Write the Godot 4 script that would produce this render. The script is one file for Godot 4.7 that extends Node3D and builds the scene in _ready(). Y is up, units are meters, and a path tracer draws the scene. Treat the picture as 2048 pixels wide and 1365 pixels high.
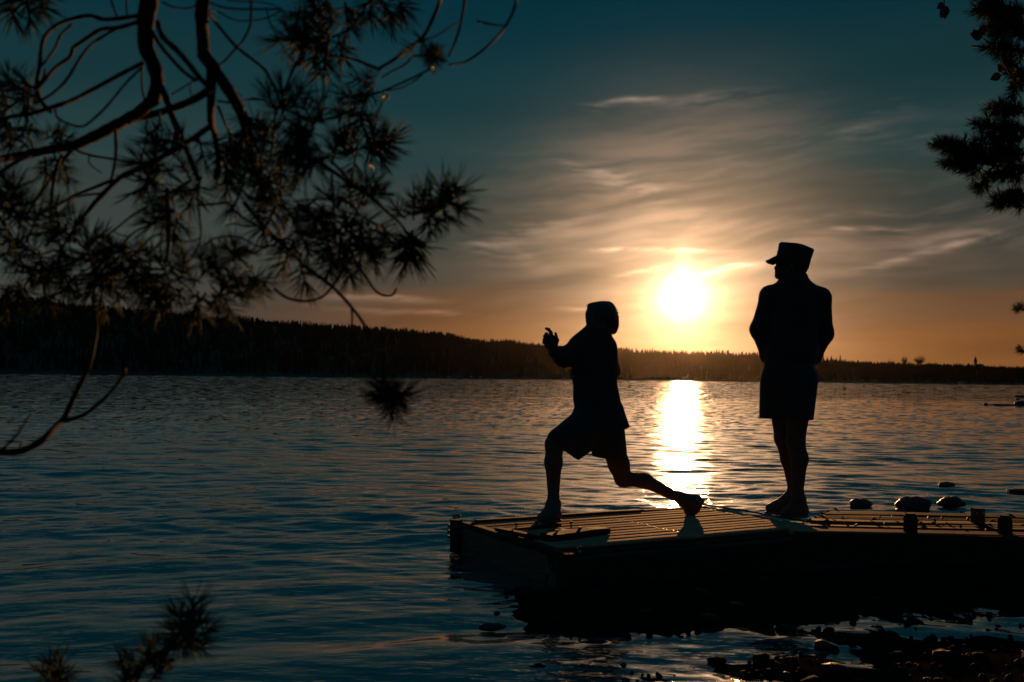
extends Node3D
# A lake at sunset: two men on a small timber jetty, pine branches in front, wooded hills behind.

const F := 1990.6            # focal length of the 35 mm lens, in pixels of a 2048 wide frame
const EYE := Vector3(0, 1.085, 0)
const SUN_AZ := 9.72
const SUN_EL := 4.75
const DECK := 0.185          # height of the deck over the water

var rng := RandomNumberGenerator.new()
var view := Basis()
var noise := FastNoiseLite.new()
var M := {}

# ------------------------------------------------------------------ helpers
func P(x: float, y: float, d: float) -> Vector3:   # a point seen at that place from the shore, d metres away
	return EYE + view * Vector3((x - 1024.0) / F * d, -(y - 682.5) / F * d, -d)

func tag(o: Node, label: String, category: String, group := "") -> Node:
	o.set_meta("label", label)
	o.set_meta("category", category)
	if group != "":
		o.set_meta("group", group)
	return o

func thing(called: String, label: String, category: String, at := Vector3.ZERO, group := "") -> Node3D:
	var o := Node3D.new()
	o.name = called
	add_child(o, true)
	o.position = at
	tag(o, label, category, group)
	return o

func put(called: String, mesh: Mesh, m: Material, parent: Node = self) -> MeshInstance3D:
	var o := MeshInstance3D.new()
	o.name = called
	o.mesh = mesh
	o.material_override = m
	parent.add_child(o, true)
	return o

func struct(called: String, mesh: Mesh, m: Material) -> MeshInstance3D:
	var o := put(called, mesh, m)
	o.set_meta("kind", "structure")
	return o

func mat(c: Color, rough := 0.8, metal := 0.0, spec := 0.5) -> StandardMaterial3D:
	var m := StandardMaterial3D.new()
	m.albedo_color = c.linear_to_srgb()
	m.roughness = rough
	m.metallic = metal
	m.metallic_specular = spec
	return m

func noise_tex(freq: float, lo: Color, hi: Color, seed_: int, size := 512, octaves := 4) -> NoiseTexture2D:
	var n := FastNoiseLite.new()
	n.seed = seed_
	n.frequency = freq
	n.fractal_octaves = octaves
	var t := NoiseTexture2D.new()
	t.width = size
	t.height = size
	t.seamless = true
	t.noise = n
	var g := Gradient.new()
	g.set_color(0, lo.linear_to_srgb())
	g.set_color(1, hi.linear_to_srgb())
	t.color_ramp = g
	return t

func mesh_of(v: PackedVector3Array, n: PackedVector3Array, idx: PackedInt32Array, uv := PackedVector2Array()) -> ArrayMesh:
	var a := []
	a.resize(Mesh.ARRAY_MAX)
	a[Mesh.ARRAY_VERTEX] = v
	a[Mesh.ARRAY_NORMAL] = n
	if uv.size():
		a[Mesh.ARRAY_TEX_UV] = uv
	a[Mesh.ARRAY_INDEX] = idx
	var m := ArrayMesh.new()
	m.add_surface_from_arrays(Mesh.PRIMITIVE_TRIANGLES, a)
	return m

func smooth_normals(v: PackedVector3Array, idx: PackedInt32Array) -> PackedVector3Array:
	var n := PackedVector3Array()
	n.resize(v.size())
	for i in range(0, idx.size(), 3):
		var c := (v[idx[i + 2]] - v[idx[i]]).cross(v[idx[i + 1]] - v[idx[i]])
		n[idx[i]] += c
		n[idx[i + 1]] += c
		n[idx[i + 2]] += c
	for i in n.size():
		n[i] = n[i].normalized()
	return n

class Shape:                                        # collects tubes, rings and boxes into one mesh
	var v := PackedVector3Array()
	var idx := PackedInt32Array()
	func quad(a: int, b: int, c: int, d: int) -> void:
		idx.append_array(PackedInt32Array([a, b, c, a, c, d]))
	func tube(pts: PackedVector3Array, radii: PackedFloat32Array, sides := 7, rough := 0.0, salt := 0) -> void:
		var base := v.size()
		var up := Vector3(0.31, 0.2, 0.93)
		for i in pts.size():
			var t := (pts[mini(i + 1, pts.size() - 1)] - pts[maxi(i - 1, 0)]).normalized()
			var s := t.cross(up).normalized()
			up = s.cross(t).normalized()
			for k in sides:
				var a := TAU * k / sides
				var r := radii[i] * (1.0 + rough * sin(float((i * 13 + k * 29 + salt * 7) % 97)))
				v.append(pts[i] + (s * cos(a) + up * sin(a)) * r)
		for i in pts.size() - 1:
			for k in sides:
				var k2 := (k + 1) % sides
				quad(base + i * sides + k, base + i * sides + k2, base + (i + 1) * sides + k2, base + (i + 1) * sides + k)
		for e in 2:
			var at := base + (pts.size() - 1) * sides * e
			v.append(pts[0] if e == 0 else pts[pts.size() - 1])
			var c := v.size() - 1
			for k in sides:
				if e == 0:
					idx.append_array(PackedInt32Array([c, at + (k + 1) % sides, at + k]))
				else:
					idx.append_array(PackedInt32Array([c, at + k, at + (k + 1) % sides]))
	func rings(list: Array) -> void:                # closed rings of equal length, capped at both ends
		var base := v.size()
		var n: int = list[0].size()
		for r in list:
			v.append_array(r)
		for i in list.size() - 1:
			for k in n:
				var k2 := (k + 1) % n
				quad(base + i * n + k, base + i * n + k2, base + (i + 1) * n + k2, base + (i + 1) * n + k)
		for e in 2:
			var at := base + (list.size() - 1) * n * e
			var c := Vector3.ZERO
			for k in n:
				c += v[at + k] / n
			v.append(c)
			for k in n:
				if e == 0:
					idx.append_array(PackedInt32Array([v.size() - 1, at + (k + 1) % n, at + k]))
				else:
					idx.append_array(PackedInt32Array([v.size() - 1, at + k, at + (k + 1) % n]))

func done(s: Shape, smooth := true, uv_along := false) -> ArrayMesh:
	if smooth:
		return mesh_of(s.v, smooth_normals(s.v, s.idx), s.idx)
	var v := PackedVector3Array()
	var n := PackedVector3Array()
	for i in range(0, s.idx.size(), 3):
		var a := s.v[s.idx[i]]
		var b := s.v[s.idx[i + 1]]
		var c := s.v[s.idx[i + 2]]
		var k := (c - a).cross(b - a).normalized()
		v.append_array(PackedVector3Array([a, b, c]))
		n.append_array(PackedVector3Array([k, k, k]))
	return mesh_of(v, n, PackedInt32Array(range(v.size())))

func beam(size: Vector3, bevel: float, jag := 0.0) -> ArrayMesh:      # a bevelled timber along x, centred, ends slightly out of square
	var s := Shape.new()
	var y := size.y / 2
	var z := size.z / 2
	var out := [Vector2(-y + bevel, -z), Vector2(y - bevel, -z), Vector2(y, -z + bevel), Vector2(y, z - bevel), Vector2(y - bevel, z), Vector2(-y + bevel, z), Vector2(-y, z - bevel), Vector2(-y, -z + bevel)]
	var list := []
	var cuts := 5
	for i in cuts:
		var x := size.x * (float(i) / (cuts - 1) - 0.5)
		var dy := rng.randf_range(-jag, jag)
		var dz := rng.randf_range(-jag, jag)
		var ring := PackedVector3Array()
		for q in out:
			ring.append(Vector3(x + rng.randf_range(-jag, jag), q.x + dy, q.y + dz))
		list.append(ring)
	s.rings(list)
	return done(s, false)

func plank(size: Vector3, crown: float) -> ArrayMesh:                  # a deck board, a little crowned across and wavy along
	var s := Shape.new()
	var list := []
	for i in 9:
		var x := size.x * (i / 8.0 - 0.5)
		var dy := rng.randf_range(-.0012, .0012)
		var ring := PackedVector3Array([Vector3(x, -size.y / 2, -size.z / 2)])
		for k in 7:
			var f := k / 3.0 - 1.0
			ring.append(Vector3(x, size.y / 2 - crown * f * f * f * f - crown * f * f - (.003 if absf(f) > .99 else 0.0) + dy, size.z / 2 * f))
		ring.append(Vector3(x, -size.y / 2, size.z / 2))
		list.append(ring)
	s.rings(list)
	return done(s)

func curve(pts: PackedVector3Array, n: int) -> PackedVector3Array:    # a smooth line through the points
	var out := PackedVector3Array()
	for i in pts.size() - 1:
		for k in n:
			out.append(pts[i].cubic_interpolate(pts[i + 1], pts[maxi(i - 1, 0)], pts[mini(i + 2, pts.size() - 1)], float(k) / n))
	out.append(pts[pts.size() - 1])
	return out

func rock(size: Vector3, salt: int, fine := 9, facet := 0.35) -> ArrayMesh:
	var s := Shape.new()
	var list := []
	var around := fine * 2
	for i in range(1, fine):
		var th := PI * (1.0 - float(i) / fine)
		var ring := PackedVector3Array()
		for k in around:
			var ph := TAU * k / around
			var d := Vector3(sin(th) * cos(ph), cos(th), -sin(th) * sin(ph))
			var r := 1.0 + facet * noise.get_noise_3d(d.x * 60 + salt * 31, d.y * 60, d.z * 60) + 0.12 * noise.get_noise_3d(d.x * 190, d.y * 190 + salt * 17, d.z * 190)
			ring.append(d * r * size * 0.5)
		list.append(ring)
	s.rings(list)
	return done(s)

# A body, garment or shoe: bones [a, b, radius a, radius b, flattened by, along] joined by a smooth minimum and meshed as surface nets; cuts [point, normal] trim hems
func flesh(bones: Array, cell: float, k: float, origin: Vector3, cuts := [], ripple := 0.0, ripple_freq := 30.0, into: Shape = null) -> Shape:
	var lo := Vector3.INF
	var hi := -Vector3.INF
	for b in bones:
		var r: float = maxf(b[2], b[3]) + k * 0.5 + cell * 2.5 + ripple
		for q in 2:
			lo = lo.min(b[q] - Vector3.ONE * r)
			hi = hi.max(b[q] + Vector3.ONE * r)
	var nx := int((hi.x - lo.x) / cell) + 2
	var ny := int((hi.y - lo.y) / cell) + 2
	var nz := int((hi.z - lo.z) / cell) + 2
	var g := PackedFloat32Array()
	g.resize(nx * ny * nz)
	g.fill(9.0)
	for b in bones:
		var a: Vector3 = b[0]
		var ab: Vector3 = b[1] - a
		var ra: float = b[2]
		var rb: float = b[3]
		var l2 := maxf(ab.length_squared(), 1e-9)
		var squash: float = b[4] if b.size() > 4 else 1.0
		var axis: Vector3 = b[5] if b.size() > 5 else view.z
		var r := maxf(ra, rb) + k + cell * 2.5
		var l := ((a.min(b[1]) - Vector3.ONE * r - lo) / cell).floor()
		var h := ((a.max(b[1]) + Vector3.ONE * r - lo) / cell).ceil()
		for z in range(maxi(0, int(l.z)), mini(nz, int(h.z) + 1)):
			for y in range(maxi(0, int(l.y)), mini(ny, int(h.y) + 1)):
				var at := (z * ny + y) * nx
				for x in range(maxi(0, int(l.x)), mini(nx, int(h.x) + 1)):
					var p := lo + Vector3(x, y, z) * cell - a
					var t := clampf(p.dot(ab) / l2, 0.0, 1.0)
					var q := p - ab * t
					if squash != 1.0:
						q += axis * (q.dot(axis) * (1.0 / squash - 1.0))
					var d := q.length() - lerpf(ra, rb, t)
					var o := g[at + x]
					var m := clampf(0.5 + 0.5 * (o - d) / k, 0.0, 1.0)
					g[at + x] = lerpf(o, d, m) - k * m * (1.0 - m)
	for z in nz:
		for y in ny:
			var at := (z * ny + y) * nx
			for x in nx:
				if absf(g[at + x]) < cell * 4.0 + ripple:
					var p := lo + Vector3(x, y, z) * cell
					if ripple > 0.0:
						g[at + x] -= ripple * noise.get_noise_3d(p.x * ripple_freq * 10.0, p.y * ripple_freq * 7.0, p.z * ripple_freq * 10.0)
					for c in cuts:
						g[at + x] = maxf(g[at + x], (p - c[0]).dot(c[1]))
				elif g[at + x] < 0.0:
					for c in cuts:
						g[at + x] = maxf(g[at + x], (lo + Vector3(x, y, z) * cell - c[0]).dot(c[1]))
	var s: Shape = into if into else Shape.new()
	var first := PackedInt32Array()
	first.resize(nx * ny * nz)
	first.fill(-1)
	var step := [1, nx, nx * ny]
	for z in nz - 1:
		for y in ny - 1:
			for x in nx - 1:
				var at := (z * ny + y) * nx + x
				if absf(g[at]) > cell * 3.0:
					continue
				var sum := Vector3.ZERO
				var n := 0
				for e in 12:
					var ax := e / 4
					var u := (e & 1)
					var w := (e >> 1) & 1
					var c0 := Vector3i.ZERO
					c0[(ax + 1) % 3] = u
					c0[(ax + 2) % 3] = w
					var i0: int = at + c0.x + c0.y * nx + c0.z * nx * ny
					var v0 := g[i0]
					var v1 := g[i0 + step[ax]]
					if (v0 < 0.0) != (v1 < 0.0):
						var q := Vector3(c0)
						q[ax] += v0 / (v0 - v1)
						sum += q
						n += 1
				if n:
					first[at] = s.v.size()
					s.v.append(lo + (Vector3(x, y, z) + sum / n) * cell - origin)
	for z in range(1, nz - 1):
		for y in range(1, ny - 1):
			for x in range(1, nx - 1):
				var at := (z * ny + y) * nx + x
				var v0 := g[at]
				if absf(v0) > cell * 3.0:
					continue
				for ax in 3:
					if (v0 < 0.0) == (g[at + step[ax]] < 0.0):
						continue
					var du: int = step[(ax + 1) % 3]
					var dv: int = step[(ax + 2) % 3]
					var a := first[at]
					var b := first[at - du]
					var c := first[at - du - dv]
					var d := first[at - dv]
					if a < 0 or b < 0 or c < 0 or d < 0:
						continue
					if v0 < 0.0:
						s.quad(a, d, c, b)
					else:
						s.quad(a, b, c, d)
	return s

# ------------------------------------------------------------------ the sky
func ramp(t: Array, x: float) -> Vector3:           # t: [x, colour] in rising order
	if x <= t[0][0]:
		return t[0][1]
	for i in t.size() - 1:
		if x < t[i + 1][0]:
			var f: float = (x - t[i][0]) / (t[i + 1][0] - t[i][0])
			return t[i][1].lerp(t[i + 1][1], f * f * (3.0 - 2.0 * f))
	return t[t.size() - 1][1]

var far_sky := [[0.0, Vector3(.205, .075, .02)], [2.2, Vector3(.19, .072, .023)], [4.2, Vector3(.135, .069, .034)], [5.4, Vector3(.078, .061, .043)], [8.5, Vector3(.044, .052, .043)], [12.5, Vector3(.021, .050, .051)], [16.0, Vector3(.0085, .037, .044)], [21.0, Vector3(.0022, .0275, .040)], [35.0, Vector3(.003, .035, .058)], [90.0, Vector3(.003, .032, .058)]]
# cirrus streaks: azimuth and height of both ends, half width, strength
var wisps := [[3.6, 15.45, 9.0, 15.75, 0.28, 0.55], [8.0, 15.6, 15.2, 16.1, 0.5, 0.3], [2.6, 12.2, 7.0, 11.3, 0.35, 0.34], [4.5, 12.0, 9.5, 10.6, 0.7, 0.3], [18.5, 13.0, 22.5, 15.2, 0.7, 0.13], [13.0, 13.2, 24.0, 12.9, 0.5, 0.16], [17.8, 8.5, 22.4, 8.0, 0.16, 0.5], [17.4, 5.9, 27.0, 7.9, 0.25, 0.4], [21.0, 7.2, 28.0, 8.0, 0.5, 0.25], [3.5, 7.45, 13.0, 7.3, 0.13, 0.75], [5.5, 5.9, 9.0, 6.7, 0.25, 0.6], [10.5, 6.1, 14.5, 6.6, 0.22, 0.55], [-3.2, 7.9, 5.0, 9.3, 0.6, 0.35], [-3.0, 8.3, 3.0, 6.3, 0.5, 0.25], [-16.4, 8.3, -14.9, 8.95, 0.025, 0.5], [2.0, 4.2, 7.0, 3.7, 0.12, 0.4], [-12.0, 4.6, -3.0, 4.4, 0.25, 0.35], [-12.0, 3.9, 1.0, 3.6, 0.2, 0.3], [-6.8, 5.15, -4.8, 5.1, 0.03, 0.2]]

func sky_at(az: float, el: float, fine: bool) -> Vector3:
	var e := maxf(el, 0.0)
	var da := az - SUN_AZ
	var s := sqrt(pow(da * cos(deg_to_rad(e)), 2.0) + pow(e - SUN_EL, 2.0)) if absf(da) < 60 else absf(da)
	var ew := el + 0.9 * noise.get_noise_2d(az * 5.0, e * 9.0 + 900.0) - 0.09 * da
	var n1 := noise.get_noise_3d(az * 2.2 + e * 1.5, ew * 15.0, 7.0)
	var n2 := noise.get_noise_3d(az * 6.0 - e * 6.0, ew * 48.0, 40.0) if fine else 0.0
	var n3 := noise.get_noise_3d(az * 18.0, ew * 150.0, 90.0) if fine else 0.0
	var n4 := noise.get_noise_3d(az * 42.0, ew * 380.0, 150.0) if fine else 0.0
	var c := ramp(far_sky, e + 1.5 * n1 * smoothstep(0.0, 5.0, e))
	var away := smoothstep(10.0, 120.0, absf(da))
	c = c.lerp(Vector3(c.x * 0.12, c.y * 0.32, c.z * 0.6), away * smoothstep(30.0, 0.0, e))
	var left := smoothstep(8.0, 32.0, -da)           # the warm band is lower and paler away from the sun on the left
	c = c.lerp(Vector3(.044, .056, .052), left * 0.85 * smoothstep(14.0, 6.0, e))
	c *= 1.0 + 0.22 * n1 + (0.12 * n2 + 0.08 * n3) * smoothstep(18.0, 4.0, e)
	# glow of the sun painted into the sky, broken up by thin cloud
	var halo := 2.05 * exp(-s / 3.1) * smoothstep(18.0, 7.0, s) * (1.0 + 0.35 * n2 + 0.2 * n3 + 0.25 * n1)
	c += Vector3(1.0, .595, .315) * halo + Vector3(.1, .052, .03) * exp(-s / 4.2) * smoothstep(16.0, 8.0, s)
	# a torn sheet of peach coloured high cloud
	var veil := exp(-pow((da - 1.5) / (8.5 if da < 1.5 else 13.0), 2.0)) * smoothstep(16.5, 8.5, e) * smoothstep(4.5, 8.5, e)
	var torn := smoothstep(-0.4, 0.6, n1 * 0.8 + 0.6 * n2 + 0.5 * n3 + 0.35 * n4 + 0.35 * noise.get_noise_3d(az * 5.0 + ew * 6.0, ew * 12.0 - az * 1.5, 300.0) * 1.6)
	c += Vector3(.175, .09, .062) * veil * torn
	c += Vector3(.24, .1, .02) * exp(-pow(da / 12.0, 2.0) - pow(e / 3.2, 2.0))
	c += Vector3(1.0, .88, .68) * (1.6 * exp(-pow(s / 0.95, 2.0)) + 0.35 * exp(-pow(s / 1.8, 2.0)))  # bright core of the glow, the bloom of the sun painted in
	c += Vector3(1.0, .8, .5) * 0.6 * exp(-pow(da / 0.5, 2.0)) * smoothstep(8.6, 5.0, e) * smoothstep(3.5, 5.0, e)
	if fine and absf(az) < 45.0:
		for w in wisps:
			var ab := Vector2(w[2] - w[0], w[3] - w[1])
			var p := Vector2(az - w[0], e - w[1])
			var t := p.dot(ab) / ab.length_squared()
			if t < -0.1 or t > 1.1:
				continue
			var bow: float = 0.25 * w[4] * sin(t * 9.0) + w[4] * 1.1 * noise.get_noise_2d(az * 9.0, w[1] * 50.0)
			var d: float = (p - ab * t).length() * signf(p.y - ab.y * t) + bow
			var edge: float = w[4] * (0.5 if d > 0 else 1.1)
			var k: float = 1.35 * w[5] * exp(-pow(d / edge, 2.0)) * smoothstep(-0.1, 0.3, t) * smoothstep(1.1, 0.6, t) * (0.7 + 1.0 * n2 + 1.3 * n3 + 1.1 * n4)
			c += (Vector3(.13, .075, .05) + c * 0.6) * maxf(k, 0.0)
	return c

func build_sky() -> ImageTexture:
	var w := 4096
	var h := 2048
	var im := Image.create(w, h, false, Image.FORMAT_RGBAF)
	for by in h / 16:
		for bx in w / 16:
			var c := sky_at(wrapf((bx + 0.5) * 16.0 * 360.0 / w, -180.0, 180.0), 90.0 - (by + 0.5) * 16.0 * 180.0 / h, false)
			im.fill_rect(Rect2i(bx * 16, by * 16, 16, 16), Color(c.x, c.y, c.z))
	for y in range(int(h * 0.5 - 25.0 / 180 * h), int(h * 0.5) + 8):
		for x in range(-int(w * 36.0 / 360), int(w * 36.0 / 360)):
			var c := sky_at((x + 0.5) * 360.0 / w, 90.0 - (y + 0.5) * 180.0 / h, true)
			im.set_pixel((x + w) % w, y, Color(c.x, c.y, c.z))
	return ImageTexture.create_from_image(im)

# ------------------------------------------------------------------ the lake
func build_water() -> void:
	var r := RandomNumberGenerator.new()
	r.seed = 5
	var kx := PackedFloat32Array()
	var kz := PackedFloat32Array()
	var amp := PackedFloat32Array()
	var ph := PackedFloat32Array()
	var lam := PackedFloat32Array()
	for i in 34:
		var l := 0.09 * pow(15.0, float(i) / 33.0)
		var a := deg_to_rad(r.randf_range(-26, 26) * (2.3 if i % 3 == 0 else 1.0) - 4.0)   # wave travel, off the line of sight
		var k := TAU / l
		lam.append(l)
		kx.append(sin(a) * k)
		kz.append(cos(a) * k)
		ph.append(r.randf() * TAU)
		amp.append((0.031 if l > 0.2 and l < 0.75 else (0.031 if l < 0.2 else 0.011)) / k)
	var angles := PackedFloat32Array()
	var a := -180.0
	while a < 180.0:
		angles.append(a)
		a += 0.25 if absf(a + 0.01) < 40.0 else 4.0
	var n_a := angles.size()
	var radii := PackedFloat32Array()
	var rr := 1.2
	while rr < 4000.0:
		radii.append(rr)
		rr *= 1.0 + 0.0046 * clampf(rr / 60.0, 1.0, 8.0)
	var v := PackedVector3Array()
	var nn := PackedVector3Array()
	var uv := PackedVector2Array()
	var idx := PackedInt32Array()
	for i in radii.size():
		var rad := radii[i]
		var dr := rad * 0.0046 * clampf(rad / 60.0, 1.0, 8.0)
		var share := smoothstep(260.0, 80.0, rad)
		var use := PackedFloat32Array()
		var lost := 0.0
		var from := lam.size()
		for q in lam.size():
			var part := share * clampf(lam[q] / (dr * 2.5) - 0.8, 0.0, 1.0)
			use.append(amp[q] * part)
			lost += (1.0 - part * part) * pow(TAU / lam[q] * amp[q], 2.0)
			if part > 0.0 and from == lam.size():
				from = q
		lost = sqrt(maxf(lost, 0.0) * 0.5) * smoothstep(10.0, 35.0, rad)
		for j in n_a:
			var an := deg_to_rad(angles[j])
			var x := sin(an) * rad
			var z := -cos(an) * rad
			var y := 0.0
			var sx := 0.0
			var sz := 0.0
			if absf(angles[j]) < 40.1:
				var gust := 0.75 + 0.9 * noise.get_noise_2d(x * 9.0 + 300.0, z * 22.0)
				var wx := x + 0.35 * noise.get_noise_2d(x * 20.0, z * 20.0)
				var wz := z + 0.35 * noise.get_noise_2d(x * 20.0 + 700.0, z * 20.0)
				for q in range(from, lam.size()):
					var f := use[q] * (gust if lam[q] < 0.7 else 1.0)
					var t := kx[q] * wx + kz[q] * wz + ph[q]
					y += f * sin(t)
					var c := f * cos(t)
					sx += c * kx[q]
					sz += c * kz[q]
				if rad > 10.0:                           # ripples finer than the mesh tilt its normals
					sx += r.randfn(0.0, lost * 0.6)
					sz += r.randfn(0.0, lost * 0.95)
			v.append(Vector3(x, y, z))
			nn.append(Vector3(-sx, 1.0, -sz).normalized())
			uv.append(Vector2(x / 9.0, z / 3.0))
	for i in radii.size() - 1:
		for j in n_a:
			var j2 := (j + 1) % n_a
			idx.append_array(PackedInt32Array([i * n_a + j, (i + 1) * n_a + j, (i + 1) * n_a + j2, i * n_a + j, (i + 1) * n_a + j2, i * n_a + j2]))
	var m := mat(Color(.014, .055, .060), 0.04, 0.0, 0.56)
	m.clearcoat_enabled = true
	m.clearcoat = 1.0
	m.clearcoat_roughness = 0.04
	var n := FastNoiseLite.new()
	n.seed = 21
	n.noise_type = FastNoiseLite.TYPE_SIMPLEX_SMOOTH
	n.frequency = 0.02
	n.fractal_octaves = 4
	n.fractal_gain = 0.6
	var im := n.get_seamless_image(1024, 1024)
	im.bump_map_to_normal_map(2.2)
	m.normal_enabled = true
	m.normal_texture = ImageTexture.create_from_image(im)
	m.normal_scale = 1.25
	struct("lake_water", mesh_of(v, nn, idx, uv), m)

# ------------------------------------------------------------------ far shore
func skyline(az: float) -> float:                  # height of the tree tops over the horizon, degrees
	var t := [[-60.0, 3.0], [-27.2, 3.95], [-22.6, 3.6], [-16.4, 3.25], [-10.6, 2.95], [-5.5, 2.68], [-1.0, 2.15], [6.2, 1.6], [9.0, 1.52], [11.5, 1.52], [13.5, 1.4], [17.7, 1.3], [20.0, 1.14], [22.5, 1.1], [24.9, 1.04], [27.2, .95], [60.0, 1.2]]
	for i in t.size() - 1:
		if az < t[i + 1][0]:
			return lerpf(t[i][1], t[i + 1][1], smoothstep(0, 1, (az - t[i][0]) / (t[i + 1][0] - t[i][0])))
	return 1.2

func shore_r(az: float) -> float:
	return 1000.0 + 120.0 * noise.get_noise_2d(az * 3.0, 500.0)

func hill_y(az: float, r: float) -> float:
	var rs := shore_r(az)
	var ridge := rs + 420.0
	var top := maxf(1.5, tan(deg_to_rad(skyline(az))) * ridge - 8.5)
	var t := (r - rs) / 420.0
	if t < 0.0:
		return t * 40.0
	return top * (sin(minf(t, 1.0) * PI / 2) if t < 1.0 else maxf(0.2, 1.0 - (t - 1.0) * 0.5)) + 0.6

func conifer(salt: int, height: float, wide: float) -> ArrayMesh:
	var r := RandomNumberGenerator.new()
	r.seed = 100 + salt
	var s := Shape.new()
	s.tube(PackedVector3Array([Vector3.ZERO, Vector3(0, height * 0.5, 0), Vector3(0, height, 0)]), PackedFloat32Array([height * .014, height * .009, 0.02]), 5)
	var tiers := 9
	for i in tiers:
		var f := float(i) / tiers
		var y := height * (0.14 + 0.8 * f)
		var rad := height * wide * pow(1.0 - f, 0.85) * r.randf_range(0.8, 1.15) + 0.12
		var c := s.v.size()
		s.v.append(Vector3(0, y + height * 0.14, 0))
		var arms := 9
		var turn := r.randf() * TAU
		for k in arms * 2:
			var a := turn + TAU * k / (arms * 2)
			var q := rad * (r.randf_range(0.75, 1.2) if k % 2 == 0 else 0.38)
			s.v.append(Vector3(cos(a) * q, y - (q * 0.35 if k % 2 == 0 else 0.0), sin(a) * q))
		for k in arms * 2:
			s.idx.append_array(PackedInt32Array([c, c + 1 + k, c + 1 + (k + 1) % (arms * 2)]))
	return done(s, false)

func polar(az: float, r: float, y: float) -> Vector3:
	return Vector3(sin(deg_to_rad(az)) * r, y, -cos(deg_to_rad(az)) * r)

func build_far_shore() -> void:
	var v := PackedVector3Array()
	var idx := PackedInt32Array()
	var cols := 241
	var rows := 26
	for i in cols:
		var az := -60.0 + 0.5 * i
		for j in rows:
			var r := shore_r(az) - 30.0 + 40.0 * j
			v.append(polar(az, r, hill_y(az, r)))
	for i in cols - 1:
		for j in rows - 1:
			var a := i * rows + j
			idx.append_array(PackedInt32Array([a, a + 1, a + rows + 1, a, a + rows + 1, a + rows]))
	struct("hills", mesh_of(v, smooth_normals(v, idx), idx), mat(Color(.03, .04, .02), 0.95))
	var kinds := [conifer(1, 16.0, .17), conifer(2, 15.0, .2), conifer(3, 13.0, .24)]
	for kind in 3:
		var mm := MultiMesh.new()
		mm.transform_format = MultiMesh.TRANSFORM_3D
		mm.mesh = kinds[kind]
		var where: Array[Transform3D] = []
		for i in 6500:
			var az := rng.randf_range(-44, 44)
			var d := rng.randf_range(4, 470)
			var r := shore_r(az) + d
			var k := rng.randf_range(0.5, 0.82) * (0.9 if az < 14 else 0.72) * (1.25 if az > 6.0 and az < 14.0 else 1.0) * (1.0 + 0.3 * noise.get_noise_2d(az * 45.0, d * 0.6))
			where.append(Transform3D(Basis(Vector3.UP, rng.randf() * TAU).scaled(Vector3(k * rng.randf_range(.85, 1.2), k, k)), polar(az, r, hill_y(az, r) - 0.4)))
		mm.instance_count = where.size()
		for i in where.size():
			mm.set_instance_transform(i, where[i])
		var o := MultiMeshInstance3D.new()
		o.name = "conifer_forest"
		o.multimesh = mm
		o.material_override = M.forest
		add_child(o, true)
		tag(o, "dark conifer forest covering the hills along the far shore", "forest", "conifer forest on the far shore")
		o.set_meta("kind", "stuff")
	for i in 46:                                     # the spruces that stand out on the ridge
		var az := 4.5 + 14.0 * (i + rng.randf_range(-.45, .45)) / 46.0
		var r := shore_r(az) + 425.0
		var t := thing("ridge_spruce", "spruce standing proud of the tree line on the far ridge", "tree", polar(az, r, hill_y(az, r) - 0.5), "spruces standing proud of the far ridge")
		put("crown", kinds[i % 3], M.forest, t)
		t.scale = Vector3.ONE * rng.randf_range(0.75, 1.05)
		t.rotation.y = rng.randf() * TAU
	bare_tree(21.55, 5.4, "tall bare tree with loose upright twigs on the far ridge, left of the round one", 3, 1.35, 13.0)
	bare_tree(20.85, 5.0, "ragged lower bare tree leaning on the dark conifers of the far ridge", 8, 1.1, 9.0)
	bare_tree(22.3, 9.0, "bare tree with a round open crown on the far ridge", 5, 2.0, 14.0)
	# the church whose spire breaks the skyline
	var az := 25.0
	var r := shore_r(az) + 424.0
	var g := hill_y(az, r) + 2.5
	var c := thing("church", "small dark church with a pointed spire on the far ridge", "church", polar(az, r, g))
	c.rotation.y = deg_to_rad(-25)
	c.scale = Vector3.ONE * 0.52
	var b := BoxMesh.new()
	b.size = Vector3(6.5, 17, 6.5)
	put("tower", b, M.stone, c).position = Vector3(0, 8.5, 0)
	var sp := CylinderMesh.new()
	sp.top_radius = 0.05
	sp.bottom_radius = 4.6
	sp.height = 14
	sp.radial_segments = 4
	sp.rings = 1
	put("spire", sp, M.slate, c).position = Vector3(0, 24, 0)
	var nb := BoxMesh.new()
	nb.size = Vector3(14, 6, 9)
	put("nave", nb, M.stone, c).position = Vector3(10.25, 3.0, 0)
	var rf := PrismMesh.new()
	rf.size = Vector3(10, 5, 14.6)
	var ro := put("roof", rf, M.slate, c)
	ro.position = Vector3(10.4, 8.503, 0)
	ro.rotation.y = PI / 2
	# cabins at the water's edge
	var spots := [[-3.6, "pale cabin by the far water, leftmost of the group left of the crouching man", 5.0], [-2.35, "second pale cabin by the far water, just left of the crouching man", 4.0], [-1.8, "third pale cabin by the far water, nearest to the raised hand", 4.0], [24.3, "grey house by the far shore under the church spire", 8.0]]
	for s in spots:
		var h := thing("cabin", s[1], "cabin", polar(s[0], shore_r(s[0]) + 3.0, 0.6))
		h.scale = Vector3.ONE * 0.55
		var w := BoxMesh.new()
		w.size = Vector3(s[2], 3, 4)
		put("wall", w, M.paint, h).position.y = 1.5
		var pr := PrismMesh.new()
		pr.size = Vector3(s[2] + 0.8, 1.8, 4.8)
		put("roof", pr, M.slate, h).position.y = 3.903

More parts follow.
